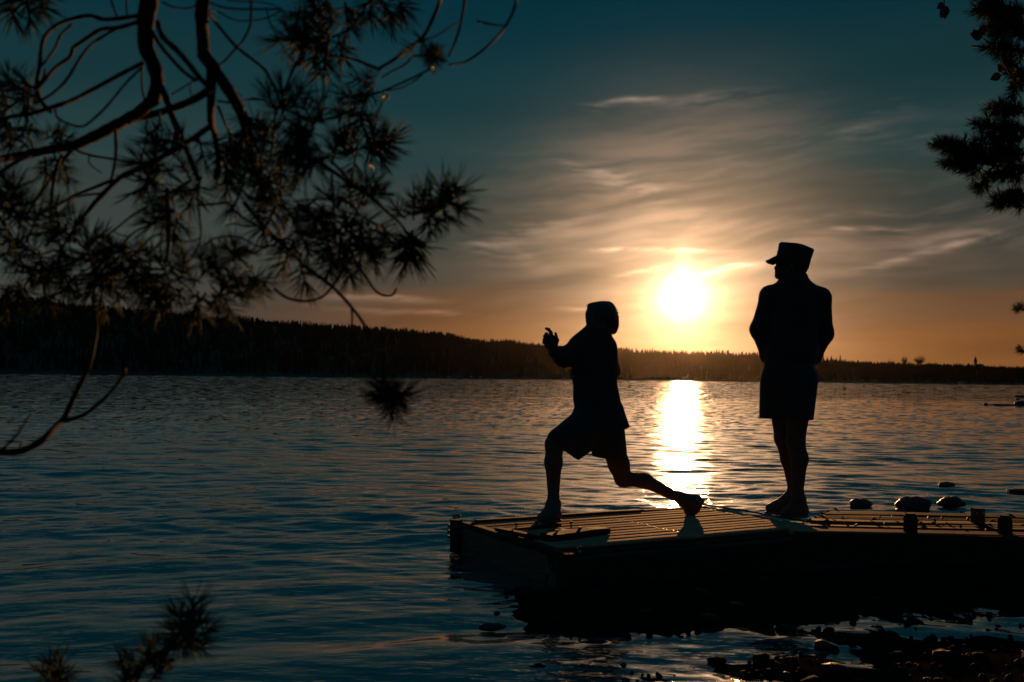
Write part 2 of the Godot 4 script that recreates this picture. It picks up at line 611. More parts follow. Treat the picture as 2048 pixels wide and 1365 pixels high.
func bare_tree(az: float, spread: float, label: String, salt: int, twigs: float, tall: float) -> void:
	var rr := RandomNumberGenerator.new()
	rr.seed = salt
	var d := shore_r(az) + 428.0
	var t := thing("bare_tree", label, "tree", polar(az, d, hill_y(az, d) - 0.5))
	var s := Shape.new()
	s.tube(PackedVector3Array([Vector3.ZERO, Vector3(0.2, tall * 0.5, 0), Vector3(0, tall * .75, 0)]), PackedFloat32Array([0.5, 0.35, 0.25]), 6)
	put("trunk", done(s), M.bark, t)
	var c := Shape.new()
	for i in int(90 * twigs):
		var a := rr.randf() * TAU
		var u := Vector3(cos(a) * spread * rr.randf_range(0.3, 1.0), tall * rr.randf_range(0.75, 1.5), sin(a) * spread * rr.randf_range(.3, 1.0))
		if u.y > tall * (1.55 - 0.5 * pow(Vector2(u.x, u.z).length() / spread, 2.0)):
			u.y = tall * 1.05
		var p0 := Vector3(0, tall * rr.randf_range(0.35, 0.75), 0)
		c.tube(PackedVector3Array([p0, p0.lerp(u, 0.5) + Vector3(u.x, -0.6, u.z) * 0.18, u]), PackedFloat32Array([0.13, 0.09, 0.05]), 4)
	put("crown", done(c), M.bark, t)

# ------------------------------------------------------------------ the near shore
var shoreline := [Vector2(-60, 4), Vector2(-14, 1.0), Vector2(-5, -0.6), Vector2(-1.0, -1.3), Vector2(.25, -3.2), Vector2(1.0, -3.95), Vector2(1.8, -4.45), Vector2(2.7, -4.95), Vector2(3.7, -5.6), Vector2(6.5, -7.2), Vector2(12, -8), Vector2(60, -14)]

func inland(p: Vector2) -> float:                  # metres inland of the water's edge
	var best := 1e9
	var side := 1.0
	for i in shoreline.size() - 1:
		var a: Vector2 = shoreline[i]
		var ab: Vector2 = shoreline[i + 1] - a
		var t := clampf((p - a).dot(ab) / ab.length_squared(), 0, 1)
		var d := (p - a - ab * t).length()
		if d < best:
			best = d
			side = signf(ab.cross(p - a))
	return best * side

var bank := [Vector2(.5, -4.72), Vector2(1.5, -5.15), Vector2(2.3, -5.45), Vector2(3.4, -5.5), Vector2(5.0, -6.2)]

func bank_y(p: Vector2) -> float:
	var best := 1e9
	for i in bank.size() - 1:
		var ab: Vector2 = bank[i + 1] - bank[i]
		best = minf(best, (p - bank[i] - ab * clampf((p - bank[i]).dot(ab) / ab.length_squared(), 0, 1)).length())
	return 0.05 - 0.2 * best * best if best < 1.2 else -9.0

func ground_y(x: float, z: float) -> float:
	var s := inland(Vector2(x, z))
	var y := 0.05 * s - 0.008 if s < 4.0 else 0.192 + 0.03 * (s - 4.0)
	if s < -0.4:
		y = -0.028 + 0.12 * (s + 0.4)
	y = maxf(y, bank_y(Vector2(x, z)))
	return clampf(y, -1.5, 4.0) + (0.03 * noise.get_noise_2d(x * 130.0, z * 130.0) + 0.02 * noise.get_noise_2d(x * 420.0, z * 420.0)) * smoothstep(8.0, 3.0, absf(s))

func build_near_shore() -> void:
	var xs := PackedFloat32Array()
	var zs := PackedFloat32Array()
	var x := -120.0
	while x < 120.0:
		xs.append(x)
		x += 0.07 if x > -2.5 and x < 5.5 else (0.6 if absf(x) < 15 else 8.0)
	var z := -16.0
	while z < 120.0:
		zs.append(z)
		z += 0.07 if z > -7.0 and z < -1.0 else (0.5 if z < 8.0 else 8.0)
	var v := PackedVector3Array()
	var idx := PackedInt32Array()
	for i in xs.size():
		for j in zs.size():
			v.append(Vector3(xs[i], ground_y(xs[i], zs[j]), zs[j]))
	var n := zs.size()
	for i in xs.size() - 1:
		for j in n - 1:
			var a := i * n + j
			idx.append_array(PackedInt32Array([a, a + n, a + n + 1, a, a + n + 1, a + 1]))
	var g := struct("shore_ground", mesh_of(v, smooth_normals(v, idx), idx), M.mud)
	var stones: Array[ArrayMesh] = []
	for i in 7:
		stones.append(rock(Vector3(1, .55, .8), 40 + i, 6, 0.5))
	for i in 330:
		var p := Vector2(rng.randf_range(-0.2, 3.3), rng.randf_range(-5.2, -2.9))
		var s := inland(p)
		if (s < -0.75 and bank_y(p) < -0.05) or s > 1.6 or -p.y < 2.6:
			continue
		var o := put("stone", stones[i % 7], M.pebble[i % 3], g)
		var k := 0.025 + 0.09 * pow(rng.randf(), 2.5)
		o.scale = Vector3(k, k * rng.randf_range(.7, 1.1), k)
		o.rotation = Vector3(rng.randf_range(-.25, .25), rng.randf() * TAU, rng.randf_range(-.25, .25))
		o.position = Vector3(p.x, ground_y(p.x, p.y) + k * 0.12, p.y)
	var mm := MultiMesh.new()
	mm.transform_format = MultiMesh.TRANSFORM_3D
	mm.mesh = rock(Vector3(1, .6, .8), 77, 4, 0.4)
	mm.instance_count = 2200
	for i in 2200:
		var p := Vector2(rng.randf_range(-0.4, 3.9), rng.randf_range(-5.7, -2.7))
		var k := rng.randf_range(0.012, 0.04)
		var s := inland(p)
		mm.set_instance_transform(i, Transform3D(Basis.from_euler(Vector3(rng.randf(), rng.randf() * TAU, rng.randf())).scaled(Vector3.ONE * k), Vector3(p.x, ground_y(p.x, p.y) + (k * .15 if s > -0.6 or bank_y(p) > -0.05 else -0.3), p.y)))
	var o := MultiMeshInstance3D.new()
	o.name = "pebbles"
	o.multimesh = mm
	o.material_override = M.pebble[0]
	g.add_child(o, true)
	o.set_meta("kind", "stuff")

func boulder(px: float, py: float, d: float, size: Vector3, label: String, salt: int, m: Material, sink := 0.3) -> void:
	var p := P(px, py, d)
	p.y = size.y * (0.5 - sink)
	var o := put("boulder", rock(size, salt, 12), m)
	o.position = p
	tag(o, label, "rock")

func build_rocks() -> void:
	boulder(1826, 1010, 8.4, Vector3(.30, .16, .24), "large dark boulder in the water just beyond the jetty, left of the flat-topped one", 2, M.wet_rock, 0.2)
	boulder(1904, 1000, 8.7, Vector3(.23, .10, .18), "flat-topped dark boulder in the water directly above the metal post", 4, M.wet_rock, 0.05)
	boulder(1722, 1007, 8.7, Vector3(.19, .09, .15), "low wet stone glinting in the water right of the standing man's shoes", 6, M.wet_rock, 0.25)
	boulder(1893, 969, 10.4, Vector3(.17, .06, .12), "small dark stone lying farther out in the water above the flat boulder", 7, M.wet_rock, 0.15)
	boulder(2040, 978, 10.0, Vector3(.22, .04, .15), "half sunk stone in the ripples by the frame's right edge beyond the last jetty post", 9, M.wet_rock, 0.25)
	boulder(985, 1252, 4.3, Vector3(.12, .034, .05), "dark stone barely breaking the water off the jetty's near corner", 11, M.wet_rock, 0.22)
	boulder(1972, 808, 49.0, Vector3(.2, .14, .2), "small lone rock at the left tip of the far reef on the right", 12, M.wet_rock, 0.15)
	boulder(2042, 808, 49.5, Vector3(.6, .26, .5), "humped rock ending the far reef at the right edge of the lake", 13, M.wet_rock, 0.1)
	boulder(2008, 808, 49.2, Vector3(1.7, .09, .4), "flat slab awash between the two rocks of the far reef", 14, M.wet_rock, 0.1)
	boulder(2046, 787, 78.0, Vector3(1.2, .2, .6), "distant flat skerry behind the reef at the right edge", 15, M.wet_rock, 0.1)
	boulder(2036, 794, 66.0, Vector3(.28, .12, .3), "tiny round rock between the reef and the distant skerry", 16, M.wet_rock, 0.1)

# ------------------------------------------------------------------ jetty
func build_jetty() -> void:
	var j := thing("timber_jetty", "low timber jetty of long planks on which both men stand", "jetty", Vector3(-.31, 0, -6.24))
	j.rotation.y = deg_to_rad(28.5)
	# the planks run along x; they lie 25 mm above the frame beams on the near side
	var n := 11
	for i in n:
		var w := 0.088
		var l := 1.87 + rng.randf_range(-.012, .015)
		var o := put("plank", plank(Vector3(l, 0.028, w - rng.randf_range(.002, .004)), rng.randf_range(.0004, .0013)), M.wood[i % 3], j)
		o.position = Vector3(0.062 + l / 2 + rng.randf_range(-.006, .006), DECK - 0.014 + rng.randf_range(-.0016, .0016), 0.075 + w * (i + 0.5))
		o.rotation.x = deg_to_rad(rng.randf_range(-0.7, 0.7))
		for e in 3:
			for q in 2:
				var nail := put("nail_head", M.nail_mesh, M.iron, o)
				nail.position = Vector3([-0.9, 0.0, 0.9][e] * l / 2 + rng.randf_range(-.01, .01), 0.0145, 0.025 * (q * 2 - 1))
	for i in 2:
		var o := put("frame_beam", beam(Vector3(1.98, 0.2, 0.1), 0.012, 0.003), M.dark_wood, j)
		o.position = Vector3(0.99, DECK - 0.024 - 0.1 - 0.008 * i, 1.1 + 0.112 * i)
	var e1 := put("end_board", beam(Vector3(1.24, 0.2, 0.035), 0.006, 0.003), M.side_wood, j)
	e1.rotation.y = PI / 2
	e1.position = Vector3(0.0175, DECK - 0.035 - 0.1, 0.62)
	var e2 := put("end_board", beam(Vector3(1.24, 0.035, 0.06), 0.005, 0.003), M.dark_wood, j)
	e2.rotation.y = PI / 2
	e2.position = Vector3(0.0295, DECK - 0.017, 0.63)
	var far := put("edge_beam", beam(Vector3(1.25, 0.075, 0.06), 0.008, 0.003), M.dark_wood, j)
	far.position = Vector3(0.72, DECK + 0.011 - 0.0375, 0.03)
	var far2 := put("edge_beam", beam(Vector3(0.55, 0.05, 0.055), 0.008, 0.003), M.dark_wood, j)
	far2.position = Vector3(1.65, DECK - 0.02, 0.035)
	for i in 3:
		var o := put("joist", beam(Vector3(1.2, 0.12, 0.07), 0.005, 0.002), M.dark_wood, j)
		o.rotation.y = PI / 2
		o.position = Vector3(0.3 + 0.65 * i, DECK - 0.032 - 0.06, 0.62)
	for i in 2:
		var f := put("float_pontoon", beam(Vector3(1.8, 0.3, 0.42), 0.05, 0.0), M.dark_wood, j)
		f.position = Vector3(0.97, -0.085, 0.36 + 0.58 * i)
	# the corner post with its rope and ring
	var post := put("corner_post", beam(Vector3(0.2, 0.07, 0.07), 0.02, 0.003), M.dark_wood, j)
	post.rotation.z = PI / 2
	post.position = Vector3(-0.022, 0.1, -0.012)
	var ring := TorusMesh.new()
	ring.inner_radius = 0.018
	ring.outer_radius = 0.028
	ring.rings = 20
	ring.ring_segments = 8
	var rg := put("mooring_ring", ring, M.iron, post)
	rg.position = Vector3(0.118, 0.0, 0.01)
	rg.rotation = Vector3(0.4, 0, PI / 2 + 0.3)
	for k in 3:
		var c := TorusMesh.new()
		c.inner_radius = 0.038
		c.outer_radius = 0.056
		c.rings = 22
		c.ring_segments = 8
		var o := put("rope_turn", c, M.rope, post)
		o.rotation.z = PI / 2
		o.position = Vector3(0.06 - 0.034 * k, 0, 0.0)
	var eye := put("eye_bolt", eye_bolt(), M.steel, j)
	eye.position = Vector3(0.16, DECK - 0.02, 1.13)
	# low tray of boards and bolts under the crouching man's front foot
	var t := thing("board_with_bolts", "flat wooden board frame with upright bolts lying at the jetty's left end", "board", Vector3(-.31, 0, -6.24))
	t.rotation.y = j.rotation.y
	var tb := put("board", beam(Vector3(0.46, 0.034, 0.1), 0.005, 0.003), M.dark_wood, t)
	tb.position = Vector3(0.34, DECK + 0.021, 0.81)
	tb.rotation.y = 0.22
	var tc := put("board", beam(Vector3(0.36, 0.02, 0.05), 0.004, 0.003), M.dark_wood, t)
	tc.position = Vector3(0.06, DECK + 0.014, 0.62)
	tc.rotation.y = PI / 2 + 0.15
	var td := put("board", beam(Vector3(0.40, 0.016, 0.045), 0.004, 0.003), M.dark_wood, t)
	td.position = Vector3(0.27, DECK + 0.012, 0.45)
	td.rotation.y = 0.16
	var plate := put("plate", beam(Vector3(0.11, 0.008, 0.10), 0.002, 0.0), M.steel, t)
	plate.position = Vector3(0.36, DECK + 0.008, 0.61)
	plate.rotation.y = 0.3
	for q in [Vector2(0.14, 0.47), Vector2(0.30, 0.43), Vector2(0.22, 0.80), Vector2(0.40, 0.76), Vector2(0.47, 0.55)]:
		var o := put("bolt", bolt(), M.iron, t)
		o.position = Vector3(q.x, DECK + 0.012, q.y)
	# the joint to the landing: a slack rope lying across
	var rp := PackedVector3Array()
	for q in [Vector3(1407, 1008, 7.14), Vector3(1450, 1016, 6.96), Vector3(1500, 1024, 6.78), Vector3(1552, 1034, 6.55), Vector3(1600, 1042, 6.38), Vector3(1650, 1051, 6.2)]:
		var p := P(q.x, q.y, q.z)
		p.y = DECK + 0.008
		rp.append(p)
	var s := Shape.new()
	rp = curve(rp, 5)
	var rad := PackedFloat32Array()
	for i in rp.size():
		rad.append(0.007)
	s.tube(rp, rad, 6)
	var rope := put("rope", done(s), M.rope)
	tag(rope, "thin dark rope lying across the planks between the two men's feet", "rope")
	build_landing()
	for i in 3:
		var st := Shape.new()
		var b := P(1036 + i * 5, 1034, 6.5)
		st.tube(PackedVector3Array([b, b + Vector3(.004 * (i - 1), .04, 0), b + Vector3(.008 * (i - 1) + .002, .085 - .012 * i, 0)]), PackedFloat32Array([.0016, .0013, .0006]), 4)
		var o := put("reed_stem", done(st), M.reed)
		tag(o, "%s of the thin dry reed stems rising behind the jetty's left end" % ["leftmost", "middle one", "rightmost"][i], "reed", "reed stems behind the jetty's left end")

func bolt() -> ArrayMesh:
	var s := Shape.new()
	s.tube(PackedVector3Array([Vector3(0, -.004, 0), Vector3(0, .026, 0), Vector3(0, .0262, 0), Vector3(0, .036, 0)]), PackedFloat32Array([.0045, .0045, .011, .010]), 6)
	return done(s, false)

func eye_bolt() -> ArrayMesh:
	var s := Shape.new()
	s.tube(PackedVector3Array([Vector3(0, -.02, 0), Vector3(0, .004, 0)]), PackedFloat32Array([.008, .008]), 8)
	var p := PackedVector3Array()
	var r := PackedFloat32Array()
	for i in 17:
		p.append(Vector3(sin(TAU * i / 16) * .013, .016 - cos(TAU * i / 16) * .013, 0))
		r.append(.0045)
	s.tube(p, r, 7)
	return done(s)

func build_landing() -> void:
	# the shoreward section: two curb planks in front of rough, littered boards
	var l := thing("landing_stage", "worn landing stage with stub posts joining the jetty on the right", "jetty", Vector3(1.62, 0, -6.1))
	l.rotation.y = deg_to_rad(-4)
	for i in 2:
		var o := put("curb_plank", beam(Vector3(3.4, 0.03, 0.075), 0.004, 0.002), M.wood[i], l)
		o.position = Vector3(1.78, DECK - 0.015 + 0.002 * i, -0.055 + 0.083 * i)
	var f := put("side_board", beam(Vector3(3.6, 0.26, 0.05), 0.006, 0.004), M.dark_wood, l)
	f.position = Vector3(1.9, DECK - 0.004 - 0.13, 0.0925)
	for i in 10:                                      # boards behind the curb, a little lower and uneven
		var len_ := 2.6 - 0.14 * i
		var o := put("board", beam(Vector3(len_, 0.03, 0.095), 0.006, 0.005), M.dark_wood, l)
		o.position = Vector3(0.12 + len_ / 2 + 0.05 * i, DECK - 0.036 + rng.randf_range(-.008, .006), -0.16 - 0.103 * i)
		o.rotation.x = deg_to_rad(rng.randf_range(-4, 4))
	for i in 2:
		var post := put("stub_post", stub_post(), M.dark_wood, l)
		post.position = Vector3([0.79, 1.34][i], DECK - 0.05, 0.035)
	var mp := put("metal_post", beam(Vector3(0.12, 0.07, 0.07), 0.006, 0.0), M.iron, l)
	mp.rotation.z = PI / 2
	mp.position = Vector3(1.42, DECK + 0.02, -0.58)
	for i in 2:
		var sc := SphereMesh.new()
		sc.radius = 0.007
		sc.height = 0.014
		sc.radial_segments = 10
		sc.rings = 5
		var o := put("screw", sc, M.steel, mp)
		o.position = Vector3(0.03, 0.02 * (i * 2 - 1), 0.036)
	var d := Shape.new()
	for i in 55:                                     # litter of bark and leaves
		var p := Vector3(rng.randf_range(0.1, 2.6), DECK - 0.012 + rng.randf_range(0, .012), rng.randf_range(-1.02, -0.14))
		if p.x > 2.7 + p.z * 1.0:
			continue
		var a := rng.randf() * TAU
		var q := Vector3(cos(a), rng.randf_range(-.25, .35), sin(a)) * rng.randf_range(.012, .05)
		d.tube(PackedVector3Array([p - q, p + Vector3(0, .008, 0), p + q]), PackedFloat32Array([.002, rng.randf_range(.005, .013), .002]), 5)
	var lit := put("leaf_litter", done(d), M.litter, l)
	lit.set_meta("kind", "stuff")

func stub_post() -> ArrayMesh:
	var s := Shape.new()
	var list := []
	for q in [[0.0, .037, .037], [0.13, .037, .037], [0.15, .034, .034], [0.165, .024, .024]]:
		var ring := PackedVector3Array()
		for k in 12:
			var a := TAU * k / 12
			var sq := 1.0 / maxf(absf(cos(a)), absf(sin(a)))
			ring.append(Vector3(cos(a) * q[1] * lerpf(1, sq, 0.7), q[0], -sin(a) * q[2] * lerpf(1, sq, 0.7)))
		list.append(ring)
	s.rings(list)
	return done(s, false)

# ------------------------------------------------------------------ the men
func build_lunging_man() -> void:
	var b := P(1200, 1035, 6.4)
	b.y = DECK
	var man := thing("person", "person lunging to the left with one hand raised, in loose top, shorts and trainers", "person", b)
	var right := view.x
	var up := Vector3.UP
	var bones := [
		[P(1204, 634, 6.4), P(1200, 648, 6.39), .082, .07], [P(1197, 655, 6.4), P(1192, 690, 6.4), .055, .06],
		[P(1190, 705, 6.4), P(1194, 790, 6.4), .125, .12, .68], [P(1194, 800, 6.4), P(1198, 836, 6.4), .125, .13, .7],
		[P(1160, 695, 6.42), P(1121, 720, 6.32), .045, .038], [P(1121, 720, 6.32), P(1105, 700, 6.24), .036, .026],
		[P(1220, 694, 6.38), P(1228, 742, 6.5), .045, .038], [P(1228, 742, 6.5), P(1196, 762, 6.62), .036, .026],
		[P(1182, 842, 6.4), P(1109, 888, 6.26), .088, .058], [P(1109, 890, 6.26), P(1107, 925, 6.24), .054, .053], [P(1107, 925, 6.24), P(1107, 1002, 6.2), .053, .033], [P(1107, 1002, 6.2), P(1108, 1030, 6.17), .033, .035],
		[P(1112, 1034, 6.15), P(1086, 1037, 6.28), .03, .024],
		[P(1212, 846, 6.42), P(1238, 930, 6.5), .092, .066], [P(1238, 930, 6.5), P(1246, 958, 6.52), .066, .052], [P(1246, 958, 6.52), P(1290, 962, 6.55), .05, .047], [P(1290, 962, 6.55), P(1364, 1000, 6.62), .046, .031],
		[P(1366, 1001, 6.62), P(1380, 1022, 6.62), .033, .026],
	]
	var body := flesh(bones, 0.0115, 0.03, b)
	# the raised hand: palm, a bent forefinger, three curled fingers and the thumb
	var hd := 6.23
	var hand := [
		[P(1105, 702, hd), P(1104, 690, hd), .027, .034, .6], [P(1104, 690, hd), P(1101, 679, hd), .036, .034, .6],
		[P(1104, 677, hd), P(1102, 666, hd - .01), .0125, .0115], [P(1102, 666, hd - .01), P(1098, 660, hd - .015), .0115, .0105], [P(1098, 660, hd - .015), P(1092.5, 657.5, hd - .018), .0105, .0088],
		[P(1097, 676, hd - .01), P(1093, 669, hd - .03), .0125, .012], [P(1093, 669, hd - .03), P(1090, 673, hd - .05), .012, .011], [P(1090, 673, hd - .05), P(1093, 679, hd - .05), .011, .009],
		[P(1095, 682, hd - .01), P(1089, 680, hd - .035), .012, .0115], [P(1089, 680, hd - .035), P(1088, 685, hd - .045), .0115, .010], [P(1088, 685, hd - .045), P(1092, 688, hd - .045), .010, .0088],
		[P(1095, 690, hd - .005), P(1091, 688, hd - .02), .0105, .010], [P(1091, 688, hd - .02), P(1091, 693, hd - .035), .010, .009],
		[P(1110, 693, hd), P(1114.5, 681, hd - .012), .0155, .0125], [P(1114.5, 681, hd - .012), P(1111.3, 667.5, hd - .02), .0125, .0085],
	]
	flesh(hand, 0.003, 0.006, b, [], 0.0, 1.0, body)
	# the other hand, held in front of the chest
	var h2 := P(1196, 762, 6.62)
	var hand2 := [[h2, h2 - right * .05 + up * .005, .028, .032, .6, up]]
	for i in 4:
		var q := h2 - right * .075 + up * (.024 - .016 * i)
		hand2.append([q + right * .02, q - right * (.02 + .004 * (i % 2)), .0095, .0088])
		hand2.append([q - right * (.02 + .004 * (i % 2)), q - right * .03 - view.z * .02, .0088, .0078])
	hand2.append([h2 - right * .02 + up * .025, h2 - right * .05 + up * .05, .011, .0085])
	flesh(hand2, 0.004, 0.006, b, [], 0.0, 1.0, body)
	# face, turned away to the left
	var fd := P(1204, 640, 6.4)
	var look := (-right * 0.75 - Vector3(view.z.x, 0, view.z.z).normalized() * 0.66).normalized()
	var side := look.cross(up).normalized()
	var face := [[fd, fd + look * .03 - up * .03, .08, .055], [fd + look * .085 + up * .005, fd + look * .102 - up * .022, .01, .013], [fd + look * .07 - up * .048, fd + look * .078 - up * .05, .022, .012], [fd + look * .065 - up * .085, fd + look * .07 - up * .086, .024, .018]]
	for q in [-1.0, 1.0]:
		face.append([fd + look * .078 + side * q * .032 + up * .008, fd + look * .08 + side * q * .03 + up * .008, .011, .011])
		face.append([fd + side * q * .08 + up * .01, fd + side * q * .085 - up * .02, .018, .012, .5, side])
	flesh(face, 0.005, 0.012, b, [], 0.0, 1.0, body)
	put("body", done(body), M.skin, man)
	var top := [
		[P(1198, 656, 6.4), P(1193, 678, 6.4), .088, .1, .85], [P(1188, 702, 6.4), P(1189, 745, 6.4), .142, .146, .72], [P(1189, 745, 6.4), P(1192, 795, 6.4), .144, .142, .72],
		[P(1193, 795, 6.4), P(1203, 842, 6.4), .147, .158, .74],
		[P(1164, 690, 6.41), P(1124, 716, 6.32), .07, .06], [P(1126, 716, 6.33), P(1108, 705, 6.25), .058, .043],
		[P(1140, 712, 6.36), P(1118, 702, 6.3), .05, .03], [P(1128, 725, 6.33), P(1160, 725, 6.37), .03, .04],
		[P(1216, 696, 6.38), P(1224, 740, 6.49), .062, .052], [P(1224, 740, 6.49), P(1200, 760, 6.6), .05, .04],
		[P(1236, 820, 6.41), P(1248, 853, 6.41), .035, .02], [P(1246, 842, 6.41), P(1259, 854, 6.41), .022, .009],
		[P(1174, 672, 6.4), P(1156, 690, 6.41), .052, .062],
	]
	var shirt := flesh(top, 0.0095, 0.035, b, [[P(1200, 862, 6.4), (Vector3.DOWN + right * 0.06).normalized()]], 0.011, 5.5)
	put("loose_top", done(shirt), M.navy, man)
	var waist := [P(1193, 826, 6.4), P(1199, 846, 6.41), .15, .15, .74]
	var front_leg := [waist, [P(1180, 846, 6.39), P(1118, 880, 6.27), .122, .078], [P(1164, 868, 6.37), P(1152, 912, 6.33), .09, .075], [P(1140, 872, 6.32), P(1154, 914, 6.33), .06, .05], [P(1178, 870, 6.38), P(1176, 910, 6.37), .06, .05]]
	var hem_a := (right * -19.0 + up * -29.0).normalized()
	var hem_b := (right * 17.0 + up * -28.0).normalized()
	var shorts := flesh(front_leg, 0.0105, 0.03, b, [[P(1155, 920, 6.33), hem_a], [P(1155, 920, 6.33), hem_b]], 0.006, 6.0)
	flesh([waist, [P(1212, 850, 6.42), P(1221, 905, 6.47), .12, .11], [P(1200, 870, 6.42), P(1202, 915, 6.44), .06, .06]], 0.0105, 0.03, b, [[P(1213, 917, 6.45), (Vector3.DOWN - right * 0.12).normalized()]], 0.006, 6.0, shorts)
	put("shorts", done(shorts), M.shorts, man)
	var hair := [[P(1205, 632, 6.41), P(1206, 640, 6.42), .094, .092], [P(1190, 617, 6.41), P(1215, 616, 6.42), .032, .04], [P(1217, 640, 6.42), P(1226, 662, 6.42), .055, .026], [P(1226, 640, 6.42), P(1229, 652, 6.42), .025, .02], [P(1182, 613, 6.41), P(1178, 611.5, 6.41), .011, .004], [P(1181, 630, 6.4), P(1178, 646, 6.39), .028, .018]]
	var hm := flesh(hair, 0.006, 0.03, b, [], 0.016, 22.0)
	for i in 54:
		var a := rng.randf_range(-0.7, 2.9)
		var out := right * cos(a) + up * sin(a)
		var p := P(1205, 637, 6.41) + right * cos(a) * .08 + up * sin(a) * (.074 if i % 2 == 0 else .066) + view.z * rng.randf_range(-.04, .04) - b
		var t := (right * -sin(a) + up * cos(a)) * rng.randf_range(-.035, .035)
		var l := rng.randf_range(.016, .03) * (1.35 if i % 9 == 0 and a > 0.8 else 1.0)
		hm.tube(PackedVector3Array([p, p + out * l * .6 + t * .3, p + out * l + t]), PackedFloat32Array([.013, .008, .0015]), 5)
	put("hair", done(hm), M.hair, man)
	shoe(man, b, P(1110, 1030, 6.14), P(1084, 1036, 6.29), Vector3.UP, P(1107, 1006, 6.2))
	shoe(man, b, P(1391, 1003, 6.62), P(1378, 1023, 6.62), (view.x * -0.75 + Vector3.UP * 0.6).normalized(), P(1364, 999, 6.62))

func shoe(man: Node3D, b: Vector3, heel: Vector3, toe: Vector3, up: Vector3, ankle: Vector3, size := 1.1) -> void:
	var along := (toe - heel).normalized()
	var mid := heel.lerp(toe, 0.55)
	var s := flesh([[heel, mid, .042 * size, .041 * size, .9, along.cross(up).normalized()], [mid, toe, .041 * size, .03 * size], [ankle.lerp(heel, 0.15), heel.lerp(mid, .3), .043 * size, .045 * size], [ankle, ankle.lerp(mid, 0.6), .036 * size, .036 * size]], 0.007, 0.022, b, [], 0.002, 30.0)
	var o := put("shoe", done(s), M.shoe, man)
	var h2 := heel - up * .034 * size - along * .012
	var t2 := toe - up * .026 * size + along * .012
	var sole := flesh([[h2, mid - up * .036 * size, .037 * size, .042 * size, .32, up], [mid - up * .036 * size, t2, .042 * size, .03 * size, .36, up]], 0.006, 0.015, b)
	put("sole", done(sole), M.sole, o)
	var l := Shape.new()
	var side := along.cross(up).normalized()
	for q in [-1.0, 1.0]:
		var p := ankle.lerp(mid, 0.55) + up * .03 * size + along * .01 - b
		l.tube(curve(PackedVector3Array([p, p + up * .022 + side * q * .012, p + up * .018 + side * q * .03 + along * .008, p + side * q * .012 + along * .004]), 3), PackedFloat32Array([.002, .002, .002, .002, .002, .002, .002, .002, .002, .002]), 5)
	put("lace", done(l), M.lace, o)
	var c := flesh([[ankle + up * .012, ankle + up * .03, .037 * size, .036 * size]], 0.006, 0.01, b, [], 0.003, 30.0)
	put("sock", done(c), M.shoe, o)

